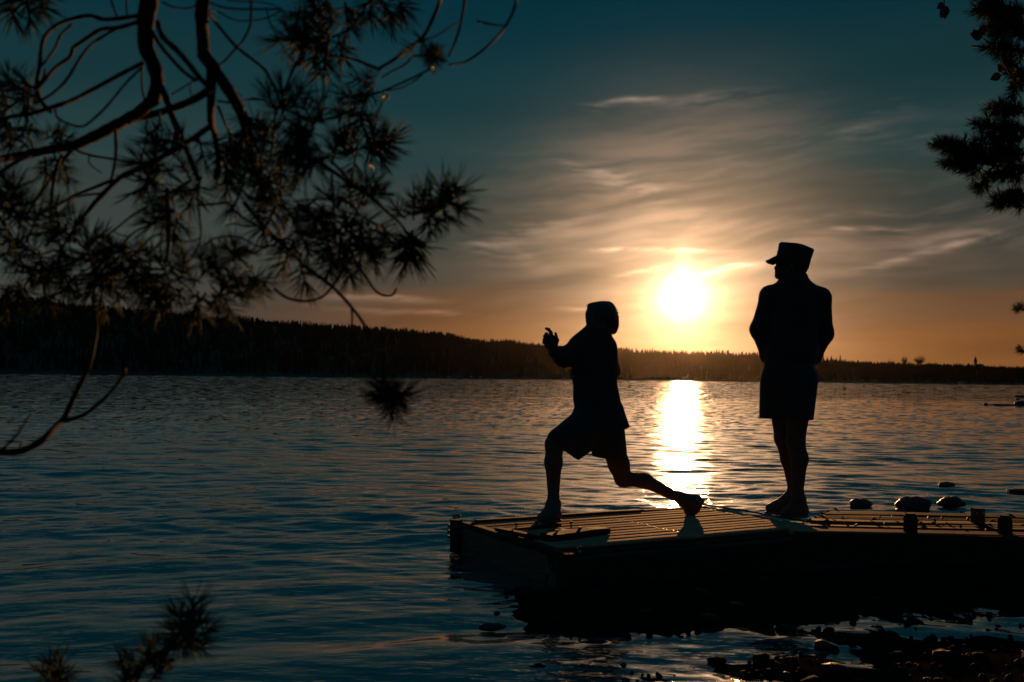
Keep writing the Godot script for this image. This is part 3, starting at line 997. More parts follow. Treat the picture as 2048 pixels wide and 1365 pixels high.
func build_standing_man() -> void:
	var b := P(1590, 1033, 6.5)
	b.y = DECK
	var man := thing("person", "person standing with hands in front, in peaked cap, jacket and knee-length shorts", "person", b)
	var right := view.x
	var up := Vector3.UP
	var bones := [
		[P(1584, 520, 6.5), P(1580, 534, 6.5), .088, .076], [P(1586, 545, 6.5), P(1588, 585, 6.5), .055, .065],
		[P(1588, 605, 6.5), P(1584, 690, 6.5), .14, .125, .66], [P(1582, 720, 6.5), P(1580, 760, 6.5), .13, .135, .68],
		[P(1545, 596, 6.5), P(1519, 662, 6.52), .046, .04], [P(1519, 662, 6.52), P(1543, 718, 6.66), .038, .028],
		[P(1638, 600, 6.48), P(1647, 672, 6.52), .046, .04], [P(1647, 672, 6.52), P(1612, 720, 6.66), .038, .028],
		[P(1560, 770, 6.56), P(1567, 876, 6.6), .088, .057], [P(1567, 878, 6.6), P(1577, 918, 6.62), .054, .047], [P(1577, 918, 6.62), P(1588, 984, 6.64), .046, .033], [P(1588, 984, 6.64), P(1585, 1005, 6.65), .033, .036],
		[P(1603, 770, 6.46), P(1591, 880, 6.45), .09, .06], [P(1591, 880, 6.45), P(1599, 918, 6.44), .056, .055], [P(1599, 918, 6.44), P(1595, 990, 6.43), .053, .036], [P(1595, 990, 6.43), P(1598, 1016, 6.42), .036, .038],
		[P(1600, 1020, 6.42), P(1572, 1026, 6.53), .03, .024], [P(1580, 1008, 6.67), P(1545, 1018, 6.76), .03, .024],
	]
	var body := flesh(bones, 0.0115, 0.03, b)
	# head in profile towards the left
	var fd := 6.5
	var face := [
		[P(1584, 524, fd), P(1578, 534, fd), .088, .075], [P(1571, 532, fd), P(1567, 545, fd), .058, .05], [P(1563, 548, fd), P(1559, 551, fd), .036, .026],
		[P(1556, 530, fd), P(1551.5, 537, fd), .010, .010], [P(1555, 543, fd), P(1553.2, 542.5, fd), .016, .0085, 1.6], [P(1555.5, 546.5, fd), P(1553.4, 546, fd), .014, .0075, 1.6], [P(1557, 552.5, fd), P(1554.8, 552.5, fd), .02, .0155],
		[P(1585, 531, fd - .078), P(1586, 537, fd - .08), .017, .012, .5],
	]
	flesh(face, 0.004, 0.010, b, [], 0.0, 1.0, body)
	for q in 2:                                       # hands clasped low in front
		var w := P(1545 + 66 * q, 718, 6.66)
		var to := P(1577 + 4 * q, 735, 6.74 + .02 * q)
		var along := (to - w).normalized()
		var hand := [[w, w.lerp(to, 0.7), .027, .034, .6]]
		var cross := along.cross(view.z).normalized()
		for i in 4:
			var p := w.lerp(to, 0.85) + cross * (.024 - .016 * i)
			hand.append([p, p + along * (.035 + .004 * (i % 2)), .0095, .009])
			hand.append([p + along * (.035 + .004 * (i % 2)), p + along * .045 + view.z * .02, .009, .0078])
		hand.append([w.lerp(to, 0.4) + up * .02, w.lerp(to, 0.8) + up * .045, .0115, .009])
		flesh(hand, 0.0045, 0.006, b, [], 0.0, 1.0, body)
	put("body", done(body), M.skin, man)
	var top := [
		[P(1588, 548, 6.5), P(1588, 566, 6.5), .075, .085, .95], [P(1588, 575, 6.5), P(1588, 600, 6.5), .11, .14, .7], [P(1590, 612, 6.5), P(1584, 700, 6.5), .172, .165, .68], [P(1584, 700, 6.5), P(1581, 728, 6.5), .165, .152, .7],
		[P(1570, 577, 6.5), P(1542, 592, 6.5), .045, .068], [P(1606, 574, 6.5), P(1638, 596, 6.49), .045, .07],
		[P(1541, 594, 6.5), P(1519, 660, 6.52), .067, .06], [P(1519, 660, 6.52), P(1534, 712, 6.6), .059, .044], [P(1534, 712, 6.6), P(1548, 722, 6.66), .044, .036],
		[P(1641, 598, 6.49), P(1648, 668, 6.52), .069, .06], [P(1648, 668, 6.52), P(1629, 715, 6.58), .06, .045], [P(1629, 715, 6.58), P(1610, 722, 6.66), .044, .036],
	]
	var jacket := flesh(top, 0.0095, 0.035, b, [[P(1584, 732, 6.5), Vector3.DOWN]], 0.015, 4.0)
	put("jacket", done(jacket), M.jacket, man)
	var collar := flesh([[P(1586, 550, 6.49), P(1594, 561, 6.47), .064, .074, .95]], 0.008, 0.02, b, [[P(1586, 549, 6.5), (up - right * .1).normalized()]], 0.004, 12.0)
	put("collar", done(collar), M.jacket, man)
	var sh := [
		[P(1580, 720, 6.5), P(1578, 755, 6.5), .158, .165, .68],
		[P(1557, 760, 6.54), P(1551, 850, 6.56), .118, .104], [P(1601, 760, 6.47), P(1595, 850, 6.46), .112, .096], [P(1576, 770, 6.5), P(1573, 845, 6.5), .12, .11, .8],
	]
	var shorts := flesh(sh, 0.0105, 0.03, b, [[P(1575, 839, 6.5), (Vector3.DOWN - right * 0.02).normalized()]], 0.008, 5.0)
	put("shorts", done(shorts), M.shorts, man)
	var cap := Shape.new()
	var list := []
	for q in [[1552, 531, 1612, 545, .082], [1552, 518, 1617, 536, .09], [1554, 508, 1621, 520, .094], [1557, 497, 1625, 508, .098], [1557.5, 491, 1627, 503, .098], [1558.5, 487, 1626.5, 499.5, .094], [1561, 484.8, 1621, 497.5, .086], [1566, 485.8, 1608, 491, .066], [1575, 486, 1597, 487.5, .035]]:
		var a := P(q[0], q[1], 6.5)
		var z := P(q[2], q[3], 6.5)
		var ring := PackedVector3Array()
		for k in 28:
			var t := TAU * k / 28
			ring.append((a + z) / 2 + (z - a) / 2 * cos(t) * (1.0 + .02 * sin(t * 5)) + view.z * (q[4] * sin(t) * (1.0 + .03 * sin(k * 2.3 + q[0]))) - b)
		list.append(ring)
	cap.rings(list)
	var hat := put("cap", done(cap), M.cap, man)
	var brim := flesh([[P(1558, 518, 6.43), P(1544, 523, 6.45), .032, .024, .42, (up * .9 + right * .35).normalized()], [P(1558, 518, 6.57), P(1544, 523, 6.55), .032, .024, .42, (up * .9 + right * .35).normalized()], [P(1556, 518, 6.5), P(1537.5, 524, 6.5), .036, .02, .6, (up * .9 + right * .35).normalized()], [P(1546, 526, 6.46), P(1546, 526, 6.54), .012, .012]], 0.005, 0.03, b)
	put("brim", done(brim), M.cap, hat)
	shoe(man, b, P(1604, 1021, 6.41), P(1571, 1025, 6.54), Vector3.UP, P(1597, 998, 6.43))
	shoe(man, b, P(1576, 1011, 6.67), P(1541, 1017, 6.77), Vector3.UP, P(1586, 990, 6.65))

# ------------------------------------------------------------------ pines
var zones := {"a": [0.0, 0.0, 4.136], "b": [300.0, 0.0, 4.136], "c": [600.0, 0.0, 4.136], "d": [0.0, 300.0, 3.791], "e": [300.0, 300.0, 3.791], "f": [600.0, 300.0, 3.792], "g": [0.0, 0.0, 2.73], "h": [500.0, 0.0, 2.73], "i": [400.0, 300.0, 2.275], "k": [0.0, 400.0, 2.482], "p": [0.0, 0.0, 1.0]}
var pine: Node3D
var pine_base := Vector3.ZERO
var tufts: Array[ArrayMesh] = []
var near_depth := 1.5

func depth_at(x: float, y: float) -> float:        # how far the branches reach out over the water
	return near_depth + (0.2 * noise.get_noise_2d(x * 0.35, y * 0.35) + 0.05 * sin(x * 0.011)) * near_depth / 1.5

func limb(zone: String, w0: float, w1: float, flat: Array, bulge := 0.05) -> void:
	var z: Array = zones[zone]
	var pts := PackedVector3Array()
	var n := flat.size() / 2
	var far := rng.randf_range(-bulge, bulge) * near_depth / 1.5
	for i in n:
		var x: float = z[0] + flat[i * 2] / z[2]
		var y: float = z[1] + flat[i * 2 + 1] / z[2]
		pts.append(P(x, y, depth_at(x, y) + far * sin(PI * i / (n - 1.0))) - pine_base)
	pts = curve(pts, 5)
	var radii := PackedFloat32Array()
	for i in pts.size():
		radii.append(lerpf(w0, w1, float(i) / (pts.size() - 1)) / z[2] * 0.5 * near_depth / F * (1.0 + 0.05 * sin(i * 1.7 + w0)))
	var s := Shape.new()
	s.tube(pts, radii, 8 if w0 / z[2] > 8 else 6, 0.07, int(w0))
	put("branch", done(s), M.bark, pine)

func tuft_mesh(salt: int, pairs: int, shoot: float) -> ArrayMesh:   # a shoot along +y with paired needles; needle length 1
	var r := RandomNumberGenerator.new()
	r.seed = 900 + salt
	var s := Shape.new()
	s.tube(PackedVector3Array([Vector3(0, -shoot * 0.5, 0), Vector3(0, shoot, 0), Vector3(0, shoot + .12, 0)]), PackedFloat32Array([.05, .045, .012]), 5)
	for i in pairs:
		var f := r.randf()
		var y := -shoot * 0.3 + shoot * 1.3 * f
		var a := r.randf() * TAU
		var tilt := deg_to_rad(lerpf(r.randf_range(48, 88), r.randf_range(8, 45), f * f))
		var l := r.randf_range(0.65, 1.05)
		for q in 2:
			var aa := a + (q - 0.5) * 0.16
			var tt := tilt + (q - 0.5) * 0.13
			var dir := Vector3(cos(aa) * sin(tt), cos(tt), sin(aa) * sin(tt))
			var p := Vector3(cos(a) * .04, y, sin(a) * .04)
			var sd := dir.cross(Vector3(0.3, 0.5, 0.8)).normalized() * 0.0175
			var up := dir.cross(sd).normalized() * 0.0175
			var m := p + dir * l * 0.6 - Vector3(0, .02, 0)
			var c := s.v.size()
			s.v.append_array(PackedVector3Array([p + sd, p - sd * .5 + up * .87, p - sd * .5 - up * .87, m + sd, m - sd * .5 + up * .87, m - sd * .5 - up * .87, p + dir * l]))
			for k in 3:
				var k2 := (k + 1) % 3
				s.quad(c + k, c + k2, c + 3 + k2, c + 3 + k)
				s.idx.append_array(PackedInt32Array([c + 3 + k, c + 3 + k2, c + 6]))
	return done(s)

func tuft(x: float, y: float, angle: float, needle: float, towards := -9.0) -> void:
	var d := depth_at(x, y) + rng.randf_range(-.05, .05) * near_depth / 1.5
	var a := deg_to_rad(angle)
	var tw := towards if towards > -5.0 else rng.randf_range(-.65, .65)
	var dir := (view.x * cos(a) + view.y * sin(a) + view.z * tw).normalized()
	var side := dir.cross(Vector3(.2, .1, .97)).normalized()
	var k := needle * near_depth / F
	var o := put("needle_tuft", tufts[rng.randi() % tufts.size()], M.needle, pine)
	o.transform = Transform3D(Basis(side, dir, side.cross(dir)).rotated(dir, rng.randf() * TAU).scaled(Vector3.ONE * k), P(x, y, d) - pine_base)

func tuft_row(flat: Array) -> void:                 # x, y, angle, needle length, again and again
	for i in flat.size() / 4:
		if i % 6 == 4:
			continue
		tuft(flat[i * 4], flat[i * 4 + 1], flat[i * 4 + 2] + rng.randf_range(-9, 9), flat[i * 4 + 3])

func build_left_pine() -> void:
	pine_base = Vector3(-2.1, ground_y(-2.1, -0.4), -0.4)
	pine = thing("pine_tree", "blurred pine with bare crooked limbs hanging into the upper left", "tree", pine_base)
	near_depth = 1.5
	var tr := Shape.new()
	var tp := PackedVector3Array([Vector3(0, -.2, 0), Vector3(.02, .9, 0), Vector3(-.03, 1.9, -.05), Vector3(.03, 3.2, -.1), Vector3(0, 5.0, -.1)])
	tr.tube(curve(tp, 5), PackedFloat32Array(range(21).map(func(i): return 0.15 - 0.004 * i)), 14, 0.05)
	put("trunk", done(tr), M.bark, pine)
	for q in [[P(293, -30, 1.5), 3.0, .026], [P(405, -30, 1.5), 3.2, .023], [P(880, -30, 1.5), 3.5, .014], [P(930, -30, 1.5), 3.5, .010], [P(1034, -20, 1.5), 3.5, .007], [P(-20, 330, 1.5), 2.2, .016], [P(-20, 908, 1.5), 1.5, .016], [P(-20, 245, 1.5), 2.0, .012]]:
		var s := Shape.new()
		var st := Vector3(0, q[1] - 0.6, -.08)
		var en: Vector3 = q[0] - pine_base
		var pts := curve(PackedVector3Array([st, st.lerp(en, 0.4) + Vector3(0, .35, -.15), st.lerp(en, 0.8) + Vector3(0, .22, -.05), en]), 6)
		var rad := PackedFloat32Array()
		for i in pts.size():
			rad.append(lerpf(q[2] * 1.5, q[2], float(i) / (pts.size() - 1)))
		s.tube(pts, rad, 8, 0.06)
		put("limb", done(s), M.bark, pine)
	# the two main limbs and what leaves them
	limb("g", 98, 70, [800, -90, 812, 0, 795, 110, 795, 250, 835, 350, 858, 450, 830, 560], 0.0)
	limb("g", 72, 42, [835, 545, 740, 625, 640, 680, 560, 722, 470, 765, 400, 797, 250, 820, 110, 850, -60, 875], 0.0)
	limb("g", 42, 26, [862, 450, 900, 520, 940, 640, 975, 715, 1010, 800, 1050, 900, 1080, 980])
	limb("g", 78, 70, [1108, -90, 1106, 0, 1100, 80, 1106, 200, 1112, 310], 0.0)
	limb("g", 76, 26, [1112, 300, 1180, 395, 1270, 530, 1335, 670, 1360, 800, 1390, 920, 1440, 1000, 1500, 1090], 0.0)
	limb("g", 52, 26, [1150, 360, 1152, 520, 1150, 650, 1172, 740, 1192, 880, 1175, 970])
	limb("g", 40, 46, [1150, 480, 1100, 520, 1000, 570, 890, 608, 770, 640, 690, 660])
	limb("g", 36, 26, [1150, 690, 1110, 715, 1050, 760, 940, 820, 860, 872, 760, 920, 655, 970, 560, 1060, 480, 1150, 400, 1250])
	limb("g", 30, 26, [860, 120, 885, 200, 960, 270, 1030, 350, 1085, 420, 1130, 465])
	limb("g", 22, 20, [828, 170, 880, 255, 940, 325, 1000, 390, 1070, 440])
	limb("g", 26, 22, [760, 85, 640, 102, 560, 105, 490, 85, 420, 95, 320, 130, 250, 190, 225, 260, 213, 370, 200, 450, 215, 540, 275, 612])
	limb("g", 26, 20, [770, 115, 640, 152, 550, 160, 470, 210, 400, 260, 380, 310, 300, 370, 240, 440, 195, 490])
	limb("g", 18, 15, [645, 152, 540, 212, 470, 272, 410, 360, 350, 450, 270, 520, 190, 565])
	limb("g", 18, 14, [390, 135, 330, 190, 300, 260, 250, 330, 213, 372])
	limb("g", 26, 24, [775, 345, 650, 410, 520, 480, 400, 545, 300, 580, 170, 620, 50, 640, -30, 680])
	limb("g", 15, 13, [765, 375, 680, 460, 600, 560, 520, 640, 450, 690, 370, 675, 310, 640, 300, 585])
	limb("g", 15, 13, [-20, 490, 100, 490, 190, 470, 232, 430, 245, 380])
	limb("g", 16, 12, [135, 470, 150, 560, 145, 660, 120, 730, 40, 790, -10, 830])
	limb("g", 20, 17, [628, 715, 632, 800, 625, 900, 605, 985])
	limb("g", 14, 10, [692, -20, 690, 40, 695, 100])
	limb("g", 14, 10, [600, -20, 618, 40, 640, 98])
	limb("g", 14, 12, [772, 360, 775, 480, 788, 545])
	limb("g", 18, 13, [865, 600, 868, 690, 802, 740, 790, 800, 765, 885])
	limb("g", 12, 10, [800, 640, 797, 700, 806, 745])
	limb("g", 17, 15, [415, 820, 500, 850, 620, 870, 755, 892])
	limb("g", 11, 7, [490, 850, 482, 880, 505, 912, 552, 945])
	limb("g", 22, 17, [335, 850, 300, 940, 282, 1050, 272, 1200])
	limb("g", 25, 17, [385, 825, 300, 932, 230, 1040, 150, 1160])
	limb("g", 24, 22, [-20, 960, 60, 900, 160, 850])
	limb("g", 22, 15, [610, 985, 500, 1030, 400, 1070, 300, 1130, 170, 1200])
	limb("g", 15, 11, [570, 1055, 440, 1070, 375, 1100, 380, 1150])
	limb("b", 30, 24, [480, 110, 560, 210, 700, 375, 830, 480, 950, 580, 1010, 690, 1055, 800, 1070, 860])
	limb("b", 22, 18, [835, -20, 835, 120, 825, 220, 760, 345, 690, 420, 620, 500, 540, 555])
	limb("b", 18, 14, [100, 20, 200, 60, 290, 70, 360, 55, 420, 10])
	limb("b", 20, 15, [480, 15, 600, 60, 740, 75, 900, 75, 1080, 75])
	limb("b", 15, 12, [490, 85, 560, 95, 640, 140, 720, 170, 840, 170, 960, 150, 1080, 90])
	limb("b", 14, 10, [640, 5, 800, 15, 960, 25, 1100, 75])
	limb("b", 26, 22, [1340, 320, 1290, 400, 1200, 540, 1150, 650, 1110, 760, 1080, 870])
	limb("b", 20, 16, [560, 835, 700, 850, 800, 825, 900, 820, 950, 840, 1010, 890, 1080, 900, 1180, 930, 1330, 990])
	limb("b", 14, 7, [650, 715, 700, 745, 760, 800])
	limb("b", 26, 20, [1075, 870, 1035, 950, 1020, 1080, 1010, 1200, 990, 1330])
	limb("b", 24, 15, [560, 880, 610, 1000, 660, 1120, 720, 1250, 790, 1340])
	limb("b", 13, 9, [960, 60, 985, 170, 1050, 300, 1120, 420, 1195, 520])
	limb("b", 15, 12, [180, 780, 330, 690, 400, 640])
	limb("b", 13, 10, [345, 680, 330, 740, 345, 800])
	limb("e", 22, 15, [385, 200, 360, 330, 365, 420, 375, 520, 385, 640, 360, 740, 310, 810])
	limb("e", 18, 20, [370, 420, 480, 410, 590, 405, 640, 460, 700, 510, 800, 570, 900, 650, 960, 690])
	limb("e", 15, 17, [390, 735, 480, 675, 590, 655, 690, 665, 780, 715, 850, 735, 930, 720])
	limb("e", 13, 15, [575, 575, 640, 560, 720, 580, 800, 575])
	limb("e", 36, 24, [130, 300, 135, 450, 140, 600, 135, 750, 110, 860])
	limb("e", 15, 11, [180, 680, 260, 695, 350, 685, 385, 650])
	limb("e", 16, 13, [660, 810, 760, 795, 830, 760, 910, 730])
	limb("e", 16, 12, [640, 810, 700, 840, 750, 900, 800, 970])
	limb("e", 15, 10, [130, 820, 200, 970, 280, 1040, 340, 1110, 380, 1150])
	limb("d", 18, 14, [1180, 560, 1060, 600, 980, 660, 920, 740, 890, 790])
	limb("d", 20, 14, [1120, 430, 1000, 500, 900, 580, 800, 660, 740, 740])
	limb("d", 12, 9, [980, 660, 900, 640, 860, 620, 800, 640])
	limb("d", 16, 13, [1240, 640, 1150, 660, 1080, 730, 1040, 790])
	limb("d", 16, 9, [1020, 1000, 950, 1090, 870, 1160, 800, 1200])
	limb("d", 30, 20, [610, 520, 560, 600, 500, 690, 450, 780, 420, 900])
	limb("d", 26, 16, [700, 760, 720, 900, 715, 1050, 705, 1200, 740, 1330])
	limb("c", 34, 28, [1165, -60, 1150, 30, 1090, 170, 1020, 300, 900, 400, 780, 490, 650, 570])
	limb("c", 26, 20, [1365, -60, 1355, 60, 1320, 230, 1270, 380, 1230, 460])
	limb("c", 15, 12, [1320, 180, 1200, 250, 1120, 300, 1000, 330])
	limb("h", 16, 13, [1455, -30, 1450, 20, 1430, 75, 1390, 150, 1330, 220, 1250, 290, 1170, 340, 1090, 352])
	limb("h", 15, 10, [1245, 117, 1310, 132, 1392, 143])
	limb("c", 20, 16, [1100, 470, 950, 465, 860, 540, 760, 590, 680, 640])
	limb("c", 20, 18, [1080, 570, 960, 630, 830, 690, 740, 730, 650, 770])
	limb("c", 14, 13, [1010, 620, 930, 680, 830, 730, 720, 750])
	limb("c", 26, 30, [200, 400, 220, 460, 330, 470, 470, 500, 580, 545, 660, 575])
	limb("c", 26, 20, [600, -30, 540, 60, 480, 160, 400, 250, 250, 310, 120, 330, 20, 250])
	limb("c", 24, 18, [650, 760, 560, 800, 480, 870, 380, 940, 250, 980, 100, 990, -30, 960])
	limb("c", 16, 13, [690, 770, 680, 850, 640, 930, 600, 1010])
	limb("c", 18, 14, [620, 1215, 500, 1230, 380, 1250, 250, 1300, 130, 1340])
	limb("c", 14, 12, [600, 1200, 600, 1280, 585, 1365])
	limb("f", 34, 22, [60, 60, 140, 90, 260, 170, 400, 270, 540, 360, 660, 470, 760, 560, 850, 690], 0.0)
	limb("f", 26, 22, [240, 90, 310, 160, 400, 260, 500, 330])
	limb("f", 15, 12, [-20, 385, 100, 375, 240, 378, 360, 360, 480, 330])
	limb("f", 20, 15, [240, 190, 250, 330, 255, 450, 270, 580])
	limb("f", 18, 14, [780, 510, 860, 480, 960, 445, 1060, 410, 1140, 380])
	limb("f", 13, 10, [850, 690, 930, 610, 960, 560, 960, 470])
	limb("f", 15, 11, [840, 700, 740, 730, 620, 745, 540, 740])
	limb("f", 22, 16, [-40, 620, 60, 640, 200, 690, 350, 720])
	limb("i", 20, 15, [200, 240, 310, 370, 400, 450, 480, 530, 560, 590, 620, 640, 680, 705, 720, 755, 775, 840], 0.0)
	limb("i", 12, 9, [688, 715, 692, 770, 685, 830])
	limb("i", 14, 12, [335, 632, 400, 675, 480, 688, 550, 672, 600, 625, 640, 570, 680, 500])
	limb("i", 13, 13, [705, 515, 750, 570, 790, 632, 830, 660, 875, 660, 893, 634])
	limb("i", 12, 9, [685, 830, 720, 920, 790, 1030, 870, 1110])
	limb("k", 40, 26, [-40, 1245, 40, 1255, 110, 1245, 200, 1200, 260, 1140, 315, 1085, 350, 1010, 390, 930, 430, 850], 0.0)
	limb("k", 24, 13, [312, 1098, 410, 1070, 490, 1010, 560, 940, 610, 870, 622, 840])
	limb("k", 14, 8, [15, 1235, 80, 1170, 120, 1110, 152, 1058])
	limb("k", 24, 10, [430, 850, 455, 770, 478, 650, 474, 540])
	limb("k", 12, 6, [95, 1245, 100, 1215, 118, 1200])
	# needles
	tuft_row([650, 14, 255, 60, 692, 22, 280, 66, 622, 40, 230, 62, 640, 72, 215, 70, 705, 4, 260, 70, 770, 12, 300, 66, 742, 4, 265, 66, 800, 2, 285, 60, 660, 40, 160, 55, 632, 20, 120, 55, 668, 62, 20, 50, 680, 88, 275, 60, 640, 88, 250, 72, 606, 78, 195, 74, 655, 92, 265, 70, 596, 30, 250, 60, 840, 80, 158, 44, 842, 84, 205, 40, 735, 165, 175, 40, 744, 160, 130, 36, 742, 180, 235, 45, 730, 198, 260, 50, 760, 190, 285, 42, 716, 200, 150, 50])
	tuft_row([640, 232, 100, 52, 682, 232, 85, 50, 620, 240, 120, 50, 700, 228, 265, 60, 660, 240, 270, 62, 722, 240, 280, 60, 748, 292, 12, 72, 752, 296, 38, 60, 745, 296, 80, 62, 742, 304, -38, 62, 735, 300, -60, 60, 712, 306, 265, 50, 706, 300, 130, 55, 690, 300, 100, 60, 640, 318, 200, 58, 622, 330, 235, 60, 650, 330, 270, 58, 610, 300, 90, 60, 666, 316, 60, 54, 602, 250, 110, 52, 590, 262, 280, 62, 620, 270, 250, 62])
	tuft_row([565, 212, 88, 58, 588, 206, 62, 50, 548, 215, 115, 48, 492, 238, 275, 60, 470, 250, 285, 60, 460, 275, 265, 55, 500, 262, 290, 60, 540, 252, 265, 58, 580, 270, 255, 60, 600, 292, 245, 62, 350, 278, 118, 55, 362, 292, 165, 60, 400, 290, 285, 55, 440, 312, 300, 60, 520, 310, 268, 60, 560, 320, 250, 62, 380, 270, 70, 45, 335, 300, 150, 62, 480, 300, 250, 60, 455, 325, 60, 45, 545, 285, 80, 55, 520, 270, 110, 50, 572, 300, 30, 45])
	tuft_row([330, 342, 195, 62, 300, 362, 212, 64, 362, 372, 205, 64, 390, 380, 262, 60, 420, 360, 275, 58, 452, 350, 285, 58, 500, 362, 92, 48, 520, 400, 262, 55, 330, 432, 225, 62, 352, 448, 250, 62, 582, 332, 305, 66, 562, 380, 272, 60, 542, 430, 252, 60, 560, 470, 272, 58, 602, 470, 300, 62, 580, 500, 242, 62, 592, 522, 265, 60, 604, 540, 285, 58, 312, 330, 170, 62, 345, 395, 240, 66, 376, 350, 120, 50, 480, 385, 250, 55, 370, 420, 285, 58, 500, 340, 300, 60, 540, 350, 240, 60, 575, 420, 300, 60, 610, 420, 320, 58, 545, 395, 200, 55])
	tuft_row([470, 512, 128, 44, 466, 512, 80, 42, 476, 512, 30, 40, 514, 560, -8, 44, 512, 562, 60, 40, 510, 564, 255, 40, 505, 562, 300, 42, 402, 526, 85, 42, 372, 532, 122, 42, 432, 532, 98, 44, 352, 560, 205, 50, 312, 570, 262, 60, 332, 580, 248, 62, 352, 592, 238, 60, 300, 556, 285, 62, 442, 590, 2, 46, 462, 598, -22, 46, 430, 600, -62, 46, 402, 602, 242, 56, 396, 598, 270, 56, 480, 588, 32, 44, 450, 575, 70, 44, 420, 565, 130, 44, 440, 560, 100, 40, 385, 560, 160, 50, 405, 550, 50, 42, 475, 570, 110, 44, 455, 610, 290, 42, 420, 580, 200, 48, 330, 545, 110, 50, 365, 545, 60, 46])
	tuft_row([20, 420, 92, 62, 42, 440, 82, 64, 10, 452, 120, 60, 62, 462, 62, 60, 102, 452, 72, 58, 116, 442, 92, 60, 20, 482, 200, 62, 62, 502, 150, 60, 102, 482, 32, 60, 142, 472, 62, 58, 166, 462, 82, 56, 182, 482, 22, 58, 212, 502, 352, 60, 152, 522, 200, 60, 102, 532, 240, 62, 62, 552, 250, 64, 22, 562, 262, 60, 202, 542, 300, 60, 232, 522, 320, 58, 252, 542, 300, 58, 290, 552, 272, 60, 272, 532, 252, 58, 310, 546, 262, 58, 182, 562, 262, 60, 142, 562, 252, 60, 222, 562, 282, 60])
	tuft_row([5, 510, 40, 60, 40, 520, 300, 60, 80, 515, 280, 60, 120, 505, 260, 60, 160, 495, 300, 58, 195, 515, 240, 58, 240, 500, 210, 58, 125, 545, 300, 60, 85, 565, 280, 60, 205, 575, 250, 56, 165, 580, 285, 56, 40, 585, 280, 58, 10, 590, 240, 58, 255, 520, 40, 52, 300, 530, 100, 52, 230, 545, 200, 56, 280, 560, 300, 56, 180, 520, 110, 56, 30, 395, 100, 58, 8, 400, 80, 58, 120, 470, 150, 58, 90, 327, 262, 50, 66, 322, 250, 50, 112, 322, 280, 48, 130, 340, 290, 40])
	tuft_row([24, 2, 262, 60, 52, -4, 272, 66, 78, -6, 285, 60, 30, 172, 125, 52, 46, 182, 100, 54, 60, 172, 150, 50, 10, 194, 185, 56, 18, 216, 195, 54, 66, 190, 200, 50, 100, 274, 32, 46, 82, 282, 62, 46, 110, 285, 10, 44, 60, 262, 250, 50, 20, 262, 270, 56, 5, 250, 240, 56, 48, 190, 265, 50])
	tuft_row([740, 384, 48, 46, 744, 390, 8, 46, 735, 384, 100, 46, 720, 380, 175, 46, 740, 396, -30, 48, 650, 432, 200, 58, 692, 442, 238, 58, 722, 452, 268, 58, 702, 472, 262, 60, 742, 480, 290, 58, 642, 462, 222, 60, 682, 492, 262, 58, 722, 502, 272, 58, 662, 520, 262, 56, 692, 530, 285, 54, 740, 442, 330, 54, 652, 402, 100, 50, 700, 402, 92, 50, 672, 412, 120, 50, 712, 425, 60, 50, 750, 462, 350, 50, 670, 465, 180, 56, 700, 505, 240, 56, 735, 500, 300, 54, 660, 485, 240, 58, 640, 440, 150, 54, 690, 462, 80, 50, 720, 478, 320, 54])
	tuft_row([822, 480, 268, 76, 824, 482, 292, 74, 818, 482, 240, 74, 822, 486, 205, 52, 820, 474, 165, 54, 828, 424, 92, 52, 848, 420, 82, 56, 866, 414, 98, 52, 880, 406, 82, 62, 894, 401, 48, 66, 898, 400, 14, 68, 892, 404, -18, 60, 880, 410, -58, 52, 862, 432, -52, 46, 856, 446, -68, 40, 805, 432, 130, 40])
	for i in 5:
		tuft(868 + rng.randf_range(-7, 7), 112 + rng.randf_range(-7, 7), rng.randf() * 360, 36, 2.2)
	for i in 4:
		tuft(786 + rng.randf_range(-8, 8), 795 + rng.randf_range(-6, 6), rng.randf() * 360, 60, 1.3)
	tuft(786, 800, 20, 58, 0.3)
	tuft(784, 800, 160, 58, 0.3)
	tuft(786, 806, 270, 52, 0.4)
	# resinous buds that catch the sun
	for q in [Vector2(868, 140), Vector2(893, 408), Vector2(553, 290), Vector2(527, 275), Vector2(711, 308), Vector2(637, 210), Vector2(712, 32), Vector2(515, 408), Vector2(694, 528), Vector2(661, 527), Vector2(432, 372), Vector2(742, 332), Vector2(473, 497), Vector2(500, 538), Vector2(360, 435), Vector2(608, 524), Vector2(477, 273), Vector2(700, 188), Vector2(770, 195), Vector2(38, 580)]:
		var bd := put("bud", M.bud_mesh, M.resin, pine)
		var d := depth_at(q.x, q.y) + 0.02
		bd.transform = Transform3D(Basis.from_euler(Vector3(rng.randf(), rng.randf() * 3, rng.randf())).scaled(Vector3.ONE * rng.randf_range(.7, 1.2)), P(q.x, q.y, d - 0.05) - pine_base)

